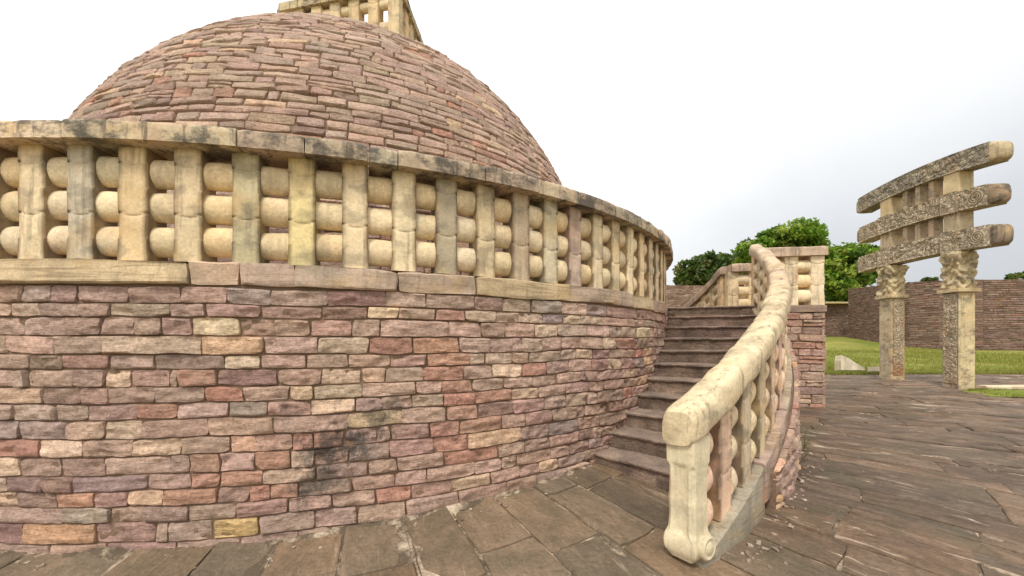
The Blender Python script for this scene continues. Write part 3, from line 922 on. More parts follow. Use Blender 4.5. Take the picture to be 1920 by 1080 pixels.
# posts and bars of the stair railing
npst = 14
ths = [T0 + (T1 - T0) * i / (npst - 1) for i in range(npst)]
SPH = .885
SP_T = [(.68, .57, .37), (.72, .49, .34), (.60, .48, .32), (.66, .52, .32), (.66, .50, .33), (.72, .48, .36), (.70, .50, .34)]
sl = 2.31 / ((T1 - T0) * RC)
for i, t in enumerate(ths):
    if i == 0: continue
    V, Fc = post_geo(.225, .15, SPH + .06, seed=400 + i)
    V[:, 2] += sl * V[:, 0] * sm(0.0, SPH, V[:, 2]) 
    p = (C[0] + RC * math.cos(t), C[1] + RC * math.sin(t), slope_z(t) - .03)
    link('post', place(V, p, t), Fc, M_POST, srail, shade_and_dirt(V, SP_T[i] if i < len(SP_T) else tint(.95), .225))  # flanks darkened in the colour for shade and dirt between the posts
for i in range(npst - 1):
    a, b_ = ths[i], ths[i + 1]; m_ = (a + b_) / 2
    ln = RC * (b_ - a) - .225 + .05
    for k, zb in enumerate((.175, .45, .725)):
        stub = i < 5                    # the lowest bars are broken off, only stumps stay in the sockets
        V, Fc = bar_geo(ln * (.52 if stub else 1), .225 if stub else .20, .185, seed=420 + i * 3 + k, slope=sl)
        if stub:
            q_ = sm(.02, .12, V[:, 0] + ln * .0); V[:, 1] *= 1 - .55 * q_; V[:, 2] = (V[:, 2] - sl * V[:, 0]) * (1 - .45 * q_) + sl * V[:, 0]
            V[:, 2] -= sl * ln * .24
        mq = m_ - (ln * .24 / RC if stub else 0)
        link('crossbar', place(V, (C[0] + RC * math.cos(mq), C[1] + RC * math.sin(mq), slope_z(m_) + zb), mq), Fc, M_BAR, srail, SP_T[(i + 1) % 7] if i < 6 else tint(.95))
# newel post: waisted shaft over a pot-shaped foot
def newel_geo():
    lv = np.linspace(0, 1, 60); V = []
    H_ = .945
    for z in lv:
        zz = z * H_
        foot = math.exp(-((zz - .11) / .075) ** 2) * .020
        waist = -.006 * math.sin(pi * np.clip((zz - .2) / .5, 0, 1)) + .008 * math.exp(-((zz - .43) / .05) ** 2)
        hw = .118 + foot * .9 + waist; hd = .115 + foot * 1.2 + waist * .5
        if zz < .05: hw -= .02 * (1 - zz / .05); hd -= .03 * (1 - zz / .05)
        groove = sm(.16, .22, zz) * (1 - sm(.70, .74, zz))
        for s in range(4):
            for t in np.linspace(0, 1, 9):
                ch = .03 * groove + .008 + foot * .6
                q = 2 * t - 1
                if s == 0: x, y = -hw + ch + t * (2 * hw - 2 * ch), hd
                elif s == 1: x, y = hw, hd - ch - t * (2 * hd - 2 * ch)
                elif s == 2: x, y = hw - ch - t * (2 * hw - 2 * ch), -hd
                else: x, y = -hw, -hd + ch + t * (2 * hd - 2 * ch)
                if s == 3:      # concave face towards the foot of the stair
                    x += .020 * groove * (1 - abs(q) ** 3)
                V.append((x, y, zz))
    V = np.array(V); n = fbm(V, 6, 77, 3); dirn = V.copy(); dirn[:, 2] = 0
    dirn /= np.linalg.norm(dirn, axis=1)[:, None] + 1e-9
    V += dirn * (n * .010)[:, None]
    k = 36; Fc = grid_faces(k, 60, True); Fc += [list(range(k))[::-1], [len(V) - k + i for i in range(k)]]
    return V, Fc
V, Fc = newel_geo()
tn_ = T0 - rad(.15)
pn = (C[0] + RC * math.cos(tn_), C[1] + RC * math.sin(tn_), EYE - 1.685)
V = place(V, pn, tn_)
newel = link('newel_post', V, Fc, M_PLAIN, srail, (.70, .60, .40))
# round boss on the outer side of the foot
mb = MB()
mb2v = []
for r_, o_ in ((.0, .022), (.036, .02), (.05, .008), (.062, .008), (.078, .014), (.09, .004), (.092, -.05)):
    for k in range(24):
        a = 2 * pi * k / 24
        mb2v.append((r_ * math.cos(a), .165 + o_, .12 + r_ * math.sin(a)))
V = place(np.array(mb2v), pn, tn_)
link('foot_boss', V, grid_faces(24, 7, True), M_PLAIN, srail, (.66, .57, .38))
# handrail
hr_t = [T0 - rad(1.15), T0 + rad(11.2), T0 + rad(20.5), T0 + rad(29.5), T1 + rad(.9)]
hprof = []
for a in np.linspace(0, 2 * pi, 26)[:-1]:
    x = .140 * math.copysign(abs(math.cos(a)) ** .55, math.cos(a)); z = .140 * math.copysign(abs(math.sin(a)) ** (.72 if math.sin(a) > 0 else .5), math.sin(a))
    hprof.append((x, z))
hprof = np.array(hprof[::-1])
for k in range(4):
    a, b_ = hr_t[k] + .001, hr_t[k + 1] - .001
    th = np.linspace(a, b_, 44)
    P = np.stack([C[0] + (RC + .0) * np.cos(th), C[1] + RC * np.sin(th), [slope_z(q) + SPH + .142 for q in th]], -1)
    O = np.stack([np.cos(th), np.sin(th)], -1)
    V, Fc = sweep(P, O, hprof * (1.0, .93, .84, .80)[k], seed=140 + k, rough=.016, edge_in=.018, freq=4.5)
    link('handrail_stone', V, Fc, M_STCOPE, srail, [(.72, .58, .37), (.66, .52, .33), (.63, .48, .32), (.58, .45, .31)][k])

# ------------------------------------------------------------------ landing block with its railing
n_ = np.array([.985, -.17]); n_ /= np.linalg.norm(n_); tv = np.array([-n_[1], n_[0]])
P0 = np.array([5.77, 7.36]); LW = 1.86
P1 = P0 + tv * LW
land = thing('landing_platform', 'projecting reddish masonry platform at the head of the curved steps', 'platform', (*(P0 + tv * .9 - n_ * .6), .3))
def flat_wall(root, p, d, nrm, L_, z0, z1, seed, mixs='mmrrrgtttpd', k=.9, name='platform_wall', mat=M_RUB, nx=9, ny=7, lo=.2, hi=.5, hmin=.12, hmax=.17):
    st = []; z = z0
    while z < z1 - .02:
        h = min(RNG.uniform(hmin, hmax), z1 - z)
        if z1 - (z + h) < .05: h = z1 - z
        st += fill_course(0, L_, z, z + h, 1.0, mixs, lo, hi, k); z += h
    V, Fc, cc = stone_mesh(st, flat_map(p, d, nrm), nx, ny, gap=.003, rough=.012, seed=seed)
    return link(name, V, Fc, mat, root, cc)
DEEP = 1.55
zl = Z_TER - .13
flat_wall(land, P0, -n_, -tv, DEEP, .25, zl, 61)
flat_wall(land, P0, tv, n_, LW, .25, zl, 62)
flat_wall(land, P1, -n_, tv, DEEP, .25, zl, 63)
def box_pts(p, d, nrm, L_, dep, z0, z1):
    p = np.array(p)
    b4 = [p, p + d * L_, p + d * L_ - nrm * dep, p - nrm * dep]
    return np.array([[*q, z0] for q in b4] + [[*q, z1] for q in b4])
BOXF = [[0, 1, 2, 3], [7, 6, 5, 4], [0, 4, 5, 1], [1, 5, 6, 2], [2, 6, 7, 3], [3, 7, 4, 0]]
link('platform_core', box_pts(P0 + tv * .03 - n_ * .03, tv, n_, LW - .06, 2.6, 0, zl - .02), BOXF, M_MORTAR, land, smooth=False)
# capping slabs
for j, (q, d, nr, L_) in enumerate(((P0, -n_, -tv, 1.3), (P0, tv, n_, LW), (P1, -n_, tv, 1.3))):
    off = .02 if j != 1 else .028
    P = [np.array([*(q + nr * 0 + d * (L_ * s - (.02 if j != 1 else -.24)) * 1.0), zl]) for s in np.linspace(0, 1, 16)] if j != 1 else [np.array([*(q + d * (.27 + (L_ - .54) * s)), zl]) for s in np.linspace(0, 1, 16)]
    pr = [(-.25, 0), (-.1, 0), (.02, 0), (off, .02), (off, .06), (off, .11), (.01, .128), (-.1, .13), (-.2, .13), (-.25, .12)]
    V, Fc = sweep(P, [nr] * 16, pr, seed=160 + j, rough=.01)
    link('capping_slab', V, Fc, M_LEDGE, land, (.25, .18, .14))
lrail = thing('landing_railing', 'upright stone railing round three sides of the platform above the gateway side', 'railing', (*(P0 + tv * .9 - n_ * .15), Z_TER))
def straight_rail(root, pts_t, p, d, nrm, cope0, cope1, ci, ph=PH, skip=()):
    ang = math.atan2(nrm[1], nrm[0])
    flip = (np.array([-math.sin(ang), math.cos(ang)]) @ d)
    for j, s in enumerate(pts_t):
        if j in skip: continue
        q = p + d * s - nrm * .12
        V, Fc = post_geo(.225, .215, ph + .01, seed=500 + j + ci * 10)
        link('post', place(V, (q[0], q[1], Z_TER - .004), ang), Fc, M_POST, root, tint(1.0))
    for j in range(len(pts_t) - 1):
        s = (pts_t[j] + pts_t[j + 1]) / 2; q = p + d * s - nrm * .12
        for k, zb in enumerate(BARZ):
            V, Fc = bar_geo(pts_t[j + 1] - pts_t[j] - .19, .235, .205, seed=540 + j * 3 + k + ci * 30)
            link('crossbar', place(V, (q[0], q[1], Z_TER + zb), ang), Fc, M_BAR, root, tint(1.05))
    n = 24
    P = [np.array([*(p + d * (cope0 + (cope1 - cope0) * s) - nrm * .12), Z_TER + ph + .008]) for s in np.linspace(0, 1, n)]
    V, Fc = sweep(P, [nrm] * n, cope_profile(.34, .14, .05), seed=580 + ci, rough=.012)
    link('coping_stone', V, Fc, M_STCOPE, root, (.52, .38, .27))
straight_rail(lrail, [.12, .56, 1.0], P0, -n_, -tv, -.03, 1.02, 0)
straight_rail(lrail, [.12, .57, 1.02, 1.47, LW - .12 + .012], P0, tv, n_, .30, LW - .30, 1, skip=(0, 4))
straight_rail(lrail, [.12, .56, 1.0], P1, -n_, tv, -.03, 1.05, 2)

# ------------------------------------------------------------------ far flight, going down behind
T2, T3 = rad(-4.6), rad(34)
def slope2(q):
    f = (q - T2) / (T3 - T2)
    return EYE + .66 - f * 2.2
fst = thing('staircase', 'second flight of steps going down behind the platform on the far side', 'staircase', (C[0] + 8 * math.cos(T2), C[1] + 8 * math.sin(T2), .5))
for k in range(NS):
    a = T2 + DS * k + rad(1); b_ = a + DS + .01; zt = Z_TER - rs * (k + .5) - .05
    th = np.linspace(a, b_, 6); V = []
    for z in (zt - rs - .2, zt):
        for r_ in (RI - .05, RC - .1):
            for q in th: V.append((C[0] + r_ * math.cos(q), C[1] + r_ * math.sin(q), z))
    f = [[i, i + 1, 6 + i + 1, 6 + i] for i in range(5)]
    Fc = [[12 + j for j in q] for q in f] + [[i, i + 1, 13 + i, 12 + i] for i in range(5)] + [[6 + i, 7 + i, 19 + i, 18 + i] for i in range(5)] + [[0, 6, 18, 12], [5, 11, 23, 17]]
    link('step', V, Fc, M_STEP, fst, random.choice(S_COL), smooth=False)
side_wall(fst, T2 - rad(2), T3, lambda q: min(slope2(q), Z_TER) - .17, 43, gmin=.2)
frail = thing('stair_railing', 'sloping stone railing seen end-on beyond the top step, running down to the drum', 'railing', (C[0] + RC * math.cos(T2), C[1] + RC * math.sin(T2), Z_TER))
ths2 = [T2 + rad(2.95) * i for i in range(13)]
sl2 = -2.2 / ((T3 - T2) * RC)
for i, t in enumerate(ths2):
    V, Fc = post_geo(.2, .215, .86, seed=600 + i)
    V[:, 2] += sl2 * V[:, 0] * sm(0, .8, V[:, 2])
    link('post', place(V, (C[0] + RC * math.cos(t), C[1] + RC * math.sin(t), slope2(t) - .02), t), Fc, M_POST, frail, tint(.8))
    if i < 12:
        m_ = t + rad(1.475)
        for k, zb in enumerate((.17, .44, .70)):
            V, Fc = bar_geo(.31, .225, .215, seed=640 + i * 3 + k, slope=sl2)
            link('crossbar', place(V, (C[0] + RC * math.cos(m_), C[1] + RC * math.sin(m_), slope2(m_) + zb), m_), Fc, M_BAR, frail, tint(.85))
for k in range(3):
    th = np.linspace(T2 - rad(1.2) + (T3 - T2 + rad(1.5)) * k / 3 + .001, T2 - rad(1.2) + (T3 - T2 + rad(1.5)) * (k + 1) / 3 - .001, 26)
    P = np.stack([C[0] + RC * np.cos(th), C[1] + RC * np.sin(th), [slope2(q) + .82 for q in th]], -1)
    V, Fc = sweep(P, np.stack([np.cos(th), np.sin(th)], -1), cope_profile(.32, .14, .06), seed=660 + k, rough=.012)
    link('handrail_stone', V, Fc, M_STCOPE, frail, (.42, .31, .23))
    V, Fc = sweep(P - np.array([0, 0, .82]), np.stack([np.cos(th), np.sin(th)], -1), [(-.15, -.3), (.17, -.3), (.17, -.02), (0, 0), (-.15, -.02)], seed=670 + k, rough=.01)
    link('base_slab', V, Fc, M_LEDGE, frail, (.36, .27, .2))

# ------------------------------------------------------------------ carved gateway
ga = rad(3.0)
gd = np.array([math.sin(ga), math.cos(ga)]); gn = np.array([-math.cos(ga), math.sin(ga)])   # along, front normal (towards the stupa)
GR = np.array([9.90, 8.87])           # near front corner of the right pillar
gate = thing('carved_gateway', 'tall carved stone gateway of two pillars carrying three bowed beams', 'gateway', (*(GR + gd * 1.0), .5))
PWG = .345
def gpt(t, o, z):                      # along, behind the front face, height
    q = GR + gd * t - gn * o
    return np.array([q[0], q[1], z])
def relief(V, nrmv, amp, scale, seed, mask):
    n = np.abs(fbm(V, scale, seed, 2)) * 2 - .35
    return V + nrmv * (n * amp * mask)[:, None]
def gbox(t0, t1, o0, o1, zf0, zf1, nt=12, nz=14, no=8, carve_front=0, carve_near=0, carve_back=0, rr=.02, seed=0, rough=.008, swell=None):
    """rounded block in gate coordinates with subdivided, optionally carved faces"""
    mb = MB()
    def face(fn, na, nb, nrm, cv):
        A, B = np.meshgrid(np.linspace(0, 1, na), np.linspace(0, 1, nb))
        P = np.array([fn(a, b) for a, b in zip(A.ravel(), B.ravel())])
        e = np.minimum(np.minimum(A, 1 - A) * 8, np.minimum(B, 1 - B) * 8).ravel(); e = np.clip(e, 0, 1)
        n = fbm(P, 8, seed, 3)
        P = P + nrm * ((n * rough * 2) * e)[:, None]
        if cv:
            q = np.abs(fbm(P, 9, seed + 3, 2)); c_ = np.clip(1 - q * 5, 0, 1)
            P = P - nrm * (c_ * cv * e)[:, None]
        mb.add(P, grid_faces(na, nb))
    g3 = np.array([gd[0], gd[1], 0]); n3 = np.array([gn[0], gn[1], 0]); up = np.array([0, 0, 1])
    zf = lambda t, k: zf0(t) * (1 - k) + zf1(t) * k
    lt = lambda a: t0 + (t1 - t0) * a
    lo = lambda a: o0 + (o1 - o0) * a
    face(lambda a, b: gpt(lt(a), o0, zf(lt(a), b)), nt, nz, n3, carve_front)
    face(lambda a, b: gpt(lt(a), o1, zf(lt(a), b)), nt, nz, -n3, carve_back)
    face(lambda a, b: gpt(t0, lo(a), zf(t0, b)), no, nz, -g3, carve_near)
    face(lambda a, b: gpt(t1, lo(a), zf(t1, b)), no, nz, g3, carve_near)
    face(lambda a, b: gpt(lt(a), lo(b), zf1(lt(a))), nt, no, up, 0)
    face(lambda a, b: gpt(lt(a), lo(b), zf0(lt(a))), nt, no, -up, 0)
    return mb
cst = lambda z: (lambda t: z)
GT = [0.0, 1.68]                       # near edges of the two pillars
gz = [ .50, .56]
G_COL = (.50, .40, .255)
BZ = [EYE + 1.97, EYE + 2.84, EYE + 3.73]     # undersides of the three beams (over the pillars)
for k in range(2):
    t0 = GT[k]; t1 = t0 + PWG
    capz = EYE + (1.06 if k == 0 else 1.10)
    mb = gbox(t0, t1, 0, PWG, cst(gz[k] - .2), cst(capz), 16, 60, 16, carve_front=.020 if k == 0 else .0, carve_near=0.0 if k == 0 else .022, seed=700 + k)
    pil = mb.build('pillar', M_GATE, gate)
    me = pil.data
    cols = np.tile(np.array((.62, .50, .29)), (len(me.vertices), 1))
    nf = 16 * 60
    cols[:nf] = (.40, .34, .25) if k == 0 else (.52, .42, .28)
    if k == 1: cols[2 * nf:3 * nf] = (.50, .36, .20)
    c4 = np.ones((len(cols), 4), np.float32); c4[:, :3] = cols
    me.color_attributes['Col'].data.foreach_set('color', c4.ravel())
    # capital: moulded abacus below, four crowded figures above flaring upwards
    mb = MB()
    cxt = (t0 + t1) / 2
    mo = gbox(t0 - .065, t1 + .065, -.065, PWG + .065, cst(capz + .004), cst(capz + .085), 10, 6, 10, rr=.02, seed=710 + k)
    mb.add(np.concatenate(mo.v), mo.f, (.56, .44, .26))
    # carved body as displaced column
    nz, na = 40, 72; Vc = []
    for iz in range(nz):
        z = iz / (nz - 1)
        half = (.195 + .035 * sm(.55, 1, z) + .012 * math.sin(z * 17)) 
        for ia in range(na):
            a = 2 * pi * ia / na
            ca, sa = math.cos(a), math.sin(a); m_ = max(abs(ca), abs(sa)) ** .85
            Vc.append((half * ca / m_, half * sa / m_, z * (BZ[0] - capz - .09)))
    Vc = np.array(Vc)
    dirn = Vc.copy(); dirn[:, 2] = 0; dirn /= np.linalg.norm(dirn, axis=1)[:, None]
    q = fbm(Vc + k * 3, 9, 720 + k, 3); bul = np.abs(np.sin(Vc[:, 2] * 16 + 1.5 * np.sin(np.arctan2(Vc[:, 1], Vc[:, 0]) * 4)))
    Vc = Vc + dirn * (q * .10 + (bul - .6) * .05)[:, None]
    Wc = np.stack([GR[0] + gd[0] * (cxt + Vc[:, 0]) - gn[0] * (PWG / 2 + Vc[:, 1]), GR[1] + gd[1] * (cxt + Vc[:, 0]) - gn[1] * (PWG / 2 + Vc[:, 1]), capz + .085 + Vc[:, 2]], -1)
    mb.add(Wc, grid_faces(na, nz, True), (.56, .45, .27))
    cap = mb.build('capital', M_GATE, pil)
    if k == 0:
        pm = gbox(t0 + .03, t1 - .03, -.014, .02, cst(gz[k] + .12), cst(capz - .03), 18, 110, 4, carve_front=.016, seed=790)
    else:
        pm = gbox(t0 - .014, t0 + .02, .07, PWG - .04, cst(gz[k] + .12), cst(capz - .03), 4, 110, 18, carve_near=.016, seed=791)
    pm = pm.build('carved_panel', M_CARVE, pil)
    c4 = np.ones((len(pm.data.vertices), 4), np.float32); c4[:, :3] = (.70, .56, .38)
    if k == 1:      # ochre smears at the foot of the far pillar
        zz_ = np.array([v_.co.z for v_ in pm.data.vertices]) + LOC[pil.name][2]
        m_ = (1 - sm(.75, 1.05, zz_ + fbm(np.stack([zz_ * 3, zz_ * 7, zz_], -1), 2, 4, 2) * .2))[:, None] * .8
        c4[:, :3] = c4[:, :3] * (1 - m_) + np.array((.62, .27, .09)) * m_
    pm.data.color_attributes['Col'].data.foreach_set('color', c4.ravel())
TC = (GT[0] + GT[1] + PWG) / 2
HL = [(-.78, 2.85), (-.74, 2.83), (-.77, 2.86)]
ARC = [.09, .12, .16]
TH = [.45, .44, .43]
for k in range(3):
    a, b_ = HL[k]
    bow = lambda t, k=k: ARC[k] * (1 - ((t - TC) / 1.95) ** 2)
    lo_ = lambda t, k=k: BZ[k] + bow(t, k) - ARC[k] * .72 + .012
    hi_ = lambda t, k=k: BZ[k] + bow(t, k) - ARC[k] * .72 + TH[k]
    mb = gbox(a + .16, b_ - .14, -.02, PWG + .02, lo_, hi_, 200, 24, 12, carve_front=.03, carve_back=.03, seed=730 + k, rough=.016)
    beam = mb.build('beam', M_CARVE_DARK if k == 2 else M_CARVE, gate)
    # rounded rolled ends
    for s, te in ((-1, a + .162), (1, b_ - .142)):
        Ve = []
        for i, e in enumerate(np.linspace(0, 1, 8)):
            q = math.sqrt(max(0, 1 - e * e)); tt = te + s * .17 * e
            zc = (lo_(tt) + hi_(tt)) / 2
            for j in range(28):
                an = 2 * pi * j / 28; ca, sa = math.cos(an), math.sin(an)
                sq = max(abs(ca), abs(sa)) ** .8
                sc_ = .12 + .88 * q ** .8
                Ve.append(gpt(tt, PWG / 2 + (PWG / 2 + .02) * ca / sq * sc_, zc + TH[k] * .485 * sa / sq * sc_))
        Fc = grid_faces(28, 8, True); Fc.append([7 * 28 + j for j in range(28)])
        ve = np.array(Ve); ve += (fbm(ve, 8, 750 + k, 3) * .03)[:, None] * np.array([gd[0] * s, gd[1] * s, 0])
        link('rolled_end', ve, Fc, M_COPE if k < 2 else M_GATE, beam, [(.30, .22, .15), (.34, .24, .15), (.52, .42, .26)][k])
        # spiral carved near the end
        if k < 2:
            tc_ = te - s * .22; zc = (lo_(tc_) + hi_(tc_)) / 2; Vs = []; ns_ = 90
            for i in range(ns_):
                f = i / (ns_ - 1); an = f * 6 * pi; rr_ = .02 + .135 * f
                for (dr, do) in ((-.011, 0), (-.006, .014), (.006, .014), (.011, 0)):
                    Vs.append(gpt(tc_ + (rr_ + dr) * math.cos(an), -.018 - do, zc + (rr_ + dr) * math.sin(an)))
            link('spiral', Vs, grid_faces(4, ns_), M_GATE, beam, (.52, .44, .31))
    me = beam.data
    cl = np.array([(.74, .61, .43), (.72, .58, .40), (.60, .52, .38)][k])
    c4 = np.ones((len(me.vertices), 4), np.float32); c4[:, :3] = cl
    me.color_attributes['Col'].data.foreach_set('color', c4.ravel())
    # blocks over the pillars and short uprights between beams
    if k < 2:
        top = lambda t, k=k: BZ[k + 1] + ARC[k + 1] * (1 - ((t - TC) / 1.95) ** 2) - ARC[k + 1] * .72 + .009
        for j in range(2):
            mb = gbox(GT[j] + .01, GT[j] + PWG - .01, .015, PWG - .015, lambda t: hi_(t) - .004, top, 10, 14, 10, carve_front=(.014 if k == 0 else 0), seed=760 + k * 2 + j)
            o = mb.build('block', M_PLAIN if k == 1 else M_GATE, gate)
            c4 = np.ones((len(o.data.vertices), 4), np.float32); c4[:, :3] = (.62, .48, .28) if k == 1 else (.50, .40, .26)
            o.data.color_attributes['Col'].data.foreach_set('color', c4.ravel())
        for j in range(2):
            pm = gbox(GT[j] - .0, GT[j] + PWG, -.055, .0, lambda t: lo_(t) - .02, lambda t: hi_(t) + .02, 14, 16, 4, carve_front=.03, seed=770 + k * 2 + j)
            o = pm.build('carved_panel', M_CARVE, beam)
            c4 = np.ones((len(o.data.vertices), 4), np.float32); c4[:, :3] = (.72, .58, .40)
            o.data.color_attributes['Col'].data.foreach_set('color', c4.ravel())
        for j in range(3):
            tt = GT[0] + PWG + (GT[1] - GT[0] - PWG) * (j + 1) / 4
            mb = gbox(tt - .058, tt + .058, .06, PWG - .06, lambda t: hi_(t) - .004, top, 6, 10, 6, seed=780 + k * 3 + j)
            o = mb.build('upright', M_GATE, gate)
            c4 = np.ones((len(o.data.vertices), 4), np.float32); c4[:, :3] = (.47, .36, .24)
            o.data.color_attributes['Col'].data.foreach_set('color', c4.ravel())

# ------------------------------------------------------------------ boundary walls
def far_wall(name, label, pts, hts, seed, mixs='mmmmmmddddrp', k=.58):
    pts = np.array(pts, float)
    root = thing(name, label, 'wall', (*pts[0], float(ground(*pts[0]))))
    mbv, mbf, mbc, n0 = [], [], [], 0
    core = MB()
    for i in range(len(pts) - 1):
        p, q = pts[i], pts[i + 1]; L_ = np.linalg.norm(q - p); d = (q - p) / L_
        nr = np.array([d[1], -d[0]])
        if nr @ (-p) < 0: nr = -nr
        st = []; z = float(min(ground(*p), ground(*q))) - .3  # first course below ground
        ztop = max(hts[i], hts[i + 1])
        while z < ztop:
            h = min(RNG.uniform(.09, .15), ztop - z + .001)
            st += fill_course(0, L_, z, z + h, 1.0, mixs, .22, .6, k); z += h
        z0, z1 = hts[i], hts[i + 1]
        base = flat_map(p, d, nr)
        def f(u, v, dd, z0=z0, z1=z1, L_=L_, base=base):
            lim = z0 + (z1 - z0) * np.clip(u / L_, 0, 1)
            return base(u, np.minimum(v, lim + .05 * np.sin(u * 7)), dd)
        V, Fc, cc = stone_mesh(st, f, 6, 6, gap=.004, rough=.03, rnd=.03, seed=seed + i)
        mbv.append(V); mbf.append(Fc + n0); mbc.append(cc); n0 += len(V)
        g0 = float(min(ground(*p), ground(*q))) - .4
        b8 = box_pts(p - nr * .03, d, nr, L_, .6, g0, z0 - .01)
        b8[5, 2] = b8[6, 2] = z1 - .01
        core.add(b8, BOXF)
    link('stone_facing', np.concatenate(mbv), np.concatenate(mbf), M_FAR, root, np.concatenate(mbc))
    core.build('wall_core', M_MORTAR, root, smooth=False)
    return root
def at(px, y): return ((px - 960) / F * y, y)
zt_ = lambda py, y: EYE + (HZ - py) / F * y
far_wall('boundary_wall', 'long dark reddish stone wall behind the lawn and the carved gateway',
         [at(2700, 20.5), at(1920, 21.4), at(1844, 21.7), at(1762, 22.4), at(1705, 23.8), at(1651, 27), at(1590, 31.6)],
         [zt_(520, 20.5), zt_(523.5, 21.4), zt_(524, 21.7), zt_(526, 22.4), zt_(529, 23.8), zt_(535, 27), zt_(542, 31.6)], 800)
far_wall('boundary_wall', 'low dark stone wall with a pale cap, glimpsed between the platform and the taller wall',
         [at(1602, 33), at(1500, 33.5)], [zt_(570, 33), zt_(570, 33.5)], 820, k=.5)
pw = [np.array([*at(x, 32.9), zt_(570, 33) + .005]) for x in np.linspace(1500, 1598, 16)]
V, Fc = sweep(pw, [np.array([0, -1.0])] * 16, cope_profile(.9, .10, .05), seed=3)
link('wall_cap', V, Fc, M_PLAIN, bpy.data.objects['boundary_wall.001'], (.50, .40, .20))
far_wall('boundary_wall', 'brown stone wall seen past the edge of the drum beneath the darker tree',
         [at(1420, 35), at(1190, 34)], [zt_(536, 35), zt_(534, 34)], 840, mixs='ggmmtdd', k=.65)

# ------------------------------------------------------------------ ground and paving
def sheet(xs, ys, off):
    X, Y = np.meshgrid(xs, ys)
    return np.stack([X, Y, ground(X, Y) + off], -1).reshape(-1, 3), np.array(grid_faces(len(xs), len(ys)))
xs = np.concatenate((np.linspace(-900, -40, 18), np.linspace(-38, 60, 110), np.linspace(65, 900, 18)))
ys = np.concatenate((np.linspace(-400, -12, 10), np.linspace(-10, 45, 120), np.linspace(50, 1200, 20)))
V, Fc = sheet(xs, ys, -.035)
V[:, 2] += fbm(V * np.array([1, 1, 0]), .35, 5, 3) * .12 * sm(12.6, 14.5, V[:, 1])
link('ground', V, Fc, M_LAWN, kind='structure')
def paving_edge(x): return 12.0 - .012 * (x - 8) + .08 * math.sin(x * 1.7)
xs = np.linspace(-16, 24, 420); 
V = []; ny = 260
for j in range(ny):
    for x in xs:
        y = -7 + (paving_edge(x) + 7) * j / (ny - 1)
        V.append((x, y, 0))
V = np.array(V)
nz_ = fbm(np.stack([V[:, 0], V[:, 1], 0 * V[:, 0]], -1), .9, 12, 4)
V[:, 2] = ground(V[:, 0], V[:, 1]) + nz_ * .022
V[:, 2] -= .017
link('paving_bed', V, np.array(grid_faces(420, ny)), M_BED, kind='structure')
def flag_map(rs):
    def f(u, v, d):
        r = u; th = v / rs
        x = C[0] + r * np.cos(th); y = C[1] + r * np.sin(th)
        y = np.minimum(y, 12.0 - .012 * (x - 8) + .08 * np.sin(x * 1.7) + .05 * np.sin(x * 11))
        n = fbm(np.stack([x, y, 0 * x], -1), .9, 12, 4)
        return x, y, ground(x, y) + n * .022 + d * .6
    return f
def flags(rs, a0, a1, r0, r1, wlo, whi, llo, lhi, seed, gp=.005, ro=.008, rn=.012):
    st = []; th = a0 * rs
    while th < a1 * rs:
        w_ = RNG.uniform(wlo, whi); r = r0 - RNG.uniform(0, .5)
        while r < r1:
            l_ = RNG.uniform(llo, lhi); e_ = min(r + l_, r1)
            mx_, my_ = C[0] + (r + e_) / 2 * math.cos((th + w_ / 2) / rs), C[1] + (r + e_) / 2 * math.sin((th + w_ / 2) / rs)
            if my_ < 12.3 and my_ > -5 and mx_ < 22:
                k = RNG.uniform(.78, 1.22); t_ = RNG.uniform(-.06, .06)
                st.append((r, e_, th, th + w_, k * (1 + t_), k, k * (1 - t_), 1.0))
            r = e_
        th += w_
    return stone_mesh(st, flag_map(rs), 16, 12, gap=gp, rnd=rn, rough=ro, freq=5, seed=seed, depth_in=.08)
parts_ = [flags(8.5, rad(-150), rad(-45), 7.0, 13.5, .42, .74, .6, 1.5, 71),
          flags(9.5, rad(-45), rad(14), 8.7, 13.5, .13, .42, .6, 2.6, 72, .0015, .016, .018),
          flags(16., rad(-62), rad(10), 13.5, 21, .2, .5, .8, 2.6, 73, .0015, .016, .018),
          flags(16., rad(-150), rad(-62), 13.5, 17, .4, .7, .8, 2.2, 74)]
vv, ff, cc_, n0 = [], [], [], 0
for V, Fc, cc in parts_:
    vv.append(V); ff.append(Fc + n0); cc_.append(cc); n0 += len(V)
link('paving', np.concatenate(vv), np.concatenate(ff), M_PAVE, col=np.concatenate(cc_), kind='structure')

# low kerb and a patch of turf at the right
kb = [np.array([10.62 + 6 * s, 9.05 - .10 * s, float(ground(10, 9.05)) - .02]) for s in np.linspace(0, 1, 40)]
V, Fc = sweep(kb, [np.array([0, -1.0])] * 40, [(-.12, 0), (.12, 0), (.12, .05), (.09, .075), (-.09, .075), (-.12, .05)], seed=31, rough=.008)
link('kerb', V, Fc, M_PLAIN, col=(.66, .53, .36), label='low pale stone kerb running off beside the near gateway pillar', cat='kerb')
V = []
for j in range(14):
    for i in range(40):
        f, g = i / 39, j / 13
        x = 9.75 + 5 * f; e0 = 7.55 + .25 * math.sin(f * 9) + (1 - min(1, f * 4)) * .6; e1 = 8.72
        y = e0 + (e1 - e0) * g
        edge = min(min(g, 1 - g) * 6, min(f, 1) * 9, 1)
        V.append((x, y, float(ground(x, y)) + .004 + .035 * edge + .03 * random.random() * edge))
link('turf', V, np.array(grid_faces(40, 14)), M_LAWN, kind='structure')

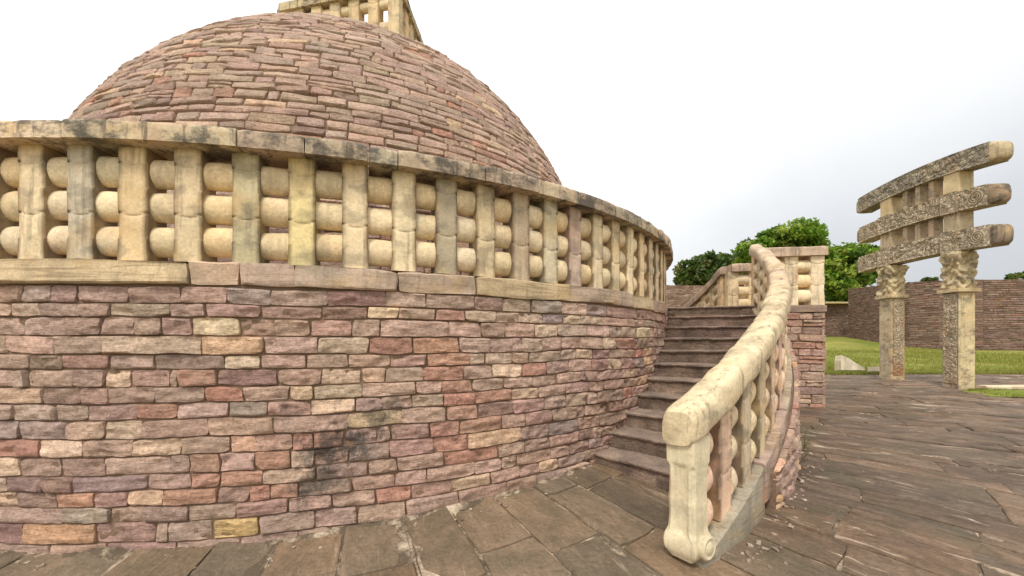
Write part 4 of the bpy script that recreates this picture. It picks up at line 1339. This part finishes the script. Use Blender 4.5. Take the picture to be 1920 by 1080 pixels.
# grass blades on the lawn
def blades(n, fx, hmin, hmax, wd, cols):
    P = np.array([fx() for _ in range(n)])
    a = RNG.uniform(0, 2 * pi, n); h = RNG.uniform(hmin, hmax, n); ww = wd * RNG.uniform(.6, 1.4, n)
    le = RNG.normal(0, .35, (n, 2)) * h[:, None]
    b0 = P + np.stack([np.cos(a) * ww, np.sin(a) * ww, 0 * a], -1); b1 = P - np.stack([np.cos(a) * ww, np.sin(a) * ww, 0 * a], -1)
    t_ = P + np.stack([le[:, 0], le[:, 1], h], -1)
    V = np.stack([b0, b1, t_], 1).reshape(-1, 3)
    Fc = np.arange(3 * n).reshape(-1, 3)
    cc = np.array(cols)[RNG.integers(0, len(cols), n)] * RNG.uniform(.75, 1.25, (n, 1))
    return V, Fc, np.repeat(cc, 3, 0)
G_COLS = [(.20, .25, .035), (.25, .28, .05), (.34, .31, .08), (.16, .21, .03), (.38, .33, .11)]
def lawn_pt():
    y = 12.0 + 11.5 * random.random() ** 1.6
    x = y * (.74 + .66 * random.random())
    yy = max(y, paving_edge(x) + .02)
    return (x, yy, float(ground(x, yy)) - .03)
V1, F1, C1 = blades(52000, lawn_pt, .03, .09, .012, G_COLS)
def edge_pt():
    x = 8.6 + 8 * random.random(); y = paving_edge(x) + abs(random.gauss(0, .10)) - .04
    return (x, y, float(ground(x, y)) - .02)
V2, F2, C2 = blades(5000, edge_pt, .05, .14, .010, G_COLS)
def turf_pt():
    f = random.random(); x = 9.9 + 4.6 * f; y = 7.75 + .9 * random.random() + (1 - min(1, f * 4)) * .45
    y = min(y, 8.68)
    return (x, y, float(ground(x, y)) + .01)
V3, F3, C3 = blades(6000, turf_pt, .03, .08, .008, G_COLS)
V = np.concatenate((V1, V2, V3)); Fc = np.concatenate((F1, F2 + len(V1), F3 + len(V1) + len(V2)))
link('grass', V, Fc, M_BLADE, col=np.concatenate((C1, C2, C3)), smooth=False, kind='stuff', label='short yellow-green grass on the lawn before the dark wall', cat='grass')

# pale broken stones lying at the edge of the lawn
def fragment(pts, y, dep, label, colr, seed):
    fr = [((px - 960) / F * y, y, zt_(py, y)) for px, py in pts]
    f = np.array(fr); bk = f + np.array([.25 * dep, dep, .0]); bk[:, 2] -= .03
    n = len(pts); V = np.concatenate((f, bk)); V += RNG.normal(0, .006, V.shape)
    Fc = [list(range(n)), list(range(n, 2 * n))[::-1]] + [[i, (i + 1) % n, n + (i + 1) % n, n + i] for i in range(n)]
    link('stone_fragment', V, Fc, M_PLAIN, col=colr, smooth=False, label=label, cat='stone', group='broken stones on the lawn edge', base=(f[0, 0], y, f[:, 2].min()))
fragment([(1578, 694), (1577, 676), (1579, 666), (1590, 671), (1606, 681), (1622, 690), (1624, 694)], 12.05, .35, 'pale triangular broken stone lying on the lawn edge', (.78, .68, .50), 1)
fragment([(1637, 696), (1638, 688), (1648, 687), (1655, 690), (1658, 697)], 12.0, .25, 'small pale broken stone lying beside the far gateway pillar foot', (.70, .60, .44), 2)

# ------------------------------------------------------------------ trees
def tree(name, label, base, crown, n_leaf, cols, leaf, seed, trunk_r=.3, group='trees beyond the walls'):
    """crown: list of (dx,dy,z,rx,ry,rz) clumps relative to base"""
    rg = np.random.default_rng(seed)
    g0 = float(ground(base[0], base[1]))
    root = thing(name, label, 'tree', (base[0], base[1], g0), group)
    Vs, Cs = [], []
    tot = sum(c[3] * c[4] + c[3] * c[5] for c in crown)
    for (dx, dy, z, rx, ry, rz) in crown:
        n = int(n_leaf * (rx * ry + rx * rz) / tot)
        ns = max(14, n // 45)
        d = rg.normal(size=(ns, 3)); d /= np.linalg.norm(d, axis=1)[:, None]
        sub = d * (rg.random((ns, 1)) ** .33) * np.array([rx, ry, rz]) * .92
        cc_ = np.array([base[0] + dx, base[1] + dy, g0 + z])
        sr = .30 * (rx * ry * rz) ** (1 / 3)
        idx = rg.integers(0, ns, n)
        q = rg.normal(size=(n, 3)); q /= np.linalg.norm(q, axis=1)[:, None]
        P = cc_ + sub[idx] + q * (rg.random((n, 1)) ** .4) * sr * np.array([1.15, 1.15, .75])
        a = rg.normal(size=(n, 3)); a /= np.linalg.norm(a, axis=1)[:, None]
        b = np.cross(a, rg.normal(size=(n, 3))); b /= np.linalg.norm(b, axis=1)[:, None]
        s = leaf * rg.uniform(.6, 1.35, (n, 1))
        Vs.append(np.stack([P - a * s, P + b * s * .5, P + a * s, P - b * s * .5], 1).reshape(-1, 3))
        base_c = np.array(cols)[rg.integers(0, len(cols), ns)][idx] * rg.uniform(.8, 1.2, (n, 1))
        Cs.append(np.repeat(base_c, 4, 0))
    V = np.concatenate(Vs); Cc = np.concatenate(Cs)
    link('crown', V, np.arange(len(V)).reshape(-1, 4), M_LEAF, root, Cc, smooth=False)
    mb = MB()
    def limb(p, q, r0, r1, m=7):
        p, q = np.array(p, float), np.array(q, float); n = 8; V = []
        for i in range(m):
            f = i / (m - 1); c = p + (q - p) * f + np.array([math.sin(f * 5 + seed), math.cos(f * 4 + seed), 0]) * .06 * (q[2] - p[2]) * f * (1 - f)
            r_ = r0 + (r1 - r0) * f
            for k in range(n): V.append((c[0] + r_ * math.cos(2 * pi * k / n), c[1] + r_ * math.sin(2 * pi * k / n), c[2]))
        mb.add(V, grid_faces(n, m, True), (1, 1, 1))
    zc = min(c[2] for c in crown)
    fork = np.array([base[0], base[1], g0 + zc * .6])
    limb((base[0], base[1], g0 - .2), fork, trunk_r, trunk_r * .7)
    for c in crown:
        limb(fork, (base[0] + c[0], base[1] + c[1], g0 + c[2]), trunk_r * .55, trunk_r * .12)
    mb.build('trunk', M_BARK, root)
    return root
LG = [(.17, .29, .026), (.13, .24, .022), (.24, .35, .035), (.07, .135, .018), (.30, .37, .06)]
DG = [(.08, .13, .028), (.10, .155, .028), (.15, .19, .04), (.06, .10, .024), (.19, .20, .06)]
def clumps(lst, y):
    """photo outline measures -> clumps in metres about the base"""
    k = y / F
    return [((px - bx) * k, dy, None, rx * k, rx * k * .8, rz * k, py) for (px, py, rx, rz, dy) in lst]
def photo_tree(name, label, bpx, y, lst, n, cols, leaf, seed, tr=.3):
    b = at(bpx, y); g0 = float(ground(*b)); k = y / F; cr = []
    for (px, py, rx, rz, dy) in lst:
        cr.append(((px - bpx) * k, dy, zt_(py, y) - g0, rx * k, rx * k * .8, rz * k))
    tree(name, label, b, cr, n, cols, leaf, seed, tr)
photo_tree('leafy_tree', 'bright green broad tree rising behind the platform railing', 1500, 37,
           [(1497, 440, 60, 22, 0), (1535, 432, 28, 14, 1), (1450, 446, 28, 18, 1), (1420, 470, 40, 22, 0), (1480, 470, 70, 34, 2), (1540, 470, 46, 32, 1), (1500, 520, 70, 40, 1), (1430, 500, 45, 30, 1)],
           19000, LG, .21, 5, .35)
photo_tree('leafy_tree', 'green spreading tree between the platform and the carved gateway', 1590, 34.5,
           [(1575, 490, 48, 30, 0), (1610, 478, 36, 22, 0), (1640, 480, 26, 22, 0), (1560, 530, 46, 36, 0), (1605, 520, 46, 30, 1), (1648, 505, 28, 28, 1), (1585, 555, 40, 16, 0)],
           16000, LG, .19, 6, .3)
photo_tree('leafy_tree', 'dark olive tree low beyond the wall beside the drum edge', 1330, 42,
           [(1300, 510, 34, 24, 0), (1335, 500, 40, 26, 0), (1375, 494, 36, 22, 1), (1285, 526, 22, 16, 0), (1320, 525, 50, 20, 0), (1395, 510, 30, 26, 0)],
           16000, DG, .22, 7, .25)
photo_tree('distant_tree', 'tiny dark treetop showing over the wall at the picture edge', 1908, 70,
           [(1900, 519, 12, 6, 0), (1920, 517, 16, 7, 0), (1940, 520, 14, 6, 0)], 1500, DG, .35, 8, .2)
photo_tree('distant_tree', 'tiny dark treetop showing over the wall inside the gateway opening', 1740, 75,
           [(1737, 525, 9, 3, 0), (1748, 525, 8, 3, 0)], 900, DG, .35, 9, .2)

# loose stone chips along the feet of the walls
mb = MB(); rg = np.random.default_rng(77)
for i in range(150):
    q = rg.random()
    if q < .45:
        t = rg.uniform(rad(-53), rad(-33)); r_ = 8.97 + abs(rg.normal(0, .12))
    elif q < .8:
        t = rg.uniform(rad(-105), rad(-50)); r_ = R + .08 + abs(rg.normal(0, .14))
    else:
        t = rg.uniform(rad(-85), rad(-20)); r_ = rg.uniform(7.5, 12.5)
        if -.96 < t < -.29 and r_ < 9.05: continue
    x, y = C[0] + r_ * math.cos(t), C[1] + r_ * math.sin(t); s_ = rg.uniform(.004, .014) * (1.2 if q < .45 else 1)
    a = rg.normal(size=(8, 3)); base8 = np.array([(-1, -1, -1), (1, -1, -1), (1, 1, -1), (-1, 1, -1), (-1, -1, 1), (1, -1, 1), (1, 1, 1), (-1, 1, 1)], float)
    V8 = (base8 + a * .35) * s_ * np.array([1.3, 1, .55]); an = rg.uniform(0, 6.28)
    V8 = np.stack([V8[:, 0] * math.cos(an) - V8[:, 1] * math.sin(an), V8[:, 0] * math.sin(an) + V8[:, 1] * math.cos(an), V8[:, 2]], -1)
    mb.add(V8 + np.array([x, y, float(ground(x, y)) + s_ * .3]), BOXF, np.array([(.45, .34, .25), (.36, .26, .2), (.55, .44, .33), (.28, .2, .16)][rg.integers(0, 4)]))
mb.build('gravel', M_RUB, smooth=False, kind='stuff', label='small loose stone chips scattered along the foot of the walls', cat='gravel')

# weeds at the foot of the stair wall
def weed(px, y, n, seed, label):
    rg = np.random.default_rng(seed); b = np.array([*at(px, y), 0]); b[2] = float(ground(b[0], b[1]))
    root = thing('weed', label, 'weed', tuple(b), 'weeds at the foot of the stair wall')
    mb = MB(); ml = MB()
    for k in range(n):
        a = rg.uniform(0, 2 * pi); h = rg.uniform(.10, .30); tip = b + np.array([math.cos(a) * .10, math.sin(a) * .10, h])
        w_ = np.array([-math.sin(a), math.cos(a), 0]) * .003
        mb.add([b - w_, b + w_, tip + w_, tip - w_], [[0, 1, 2, 3]], (.2, .2, .07))
        for j in range(8):
            f = rg.uniform(.25, 1); p = b + (tip - b) * f; an = rg.uniform(0, 2 * pi); s = rg.uniform(.018, .035)
            u_ = np.array([math.cos(an), math.sin(an), rg.uniform(-.2, .6)]) * s; v_ = np.array([-math.sin(an), math.cos(an), 0]) * s * .4
            ml.add([p, p + u_ * .5 + v_, p + u_, p + u_ * .5 - v_], [[0, 1, 2, 3]], np.array([(.16, .17, .05), (.24, .21, .08), (.12, .14, .04)][rg.integers(0, 3)]))
    mb.build('stems', M_BLADE, root, smooth=False); ml.build('leaves', M_BLADE, root, smooth=False)
weed(1507, 5.35, 9, 1, 'taller scrubby weed growing at the corner foot of the stair side wall')
weed(1500, 4.95, 6, 2, 'shorter scrubby weed nearer the handrail foot along the stair side wall')
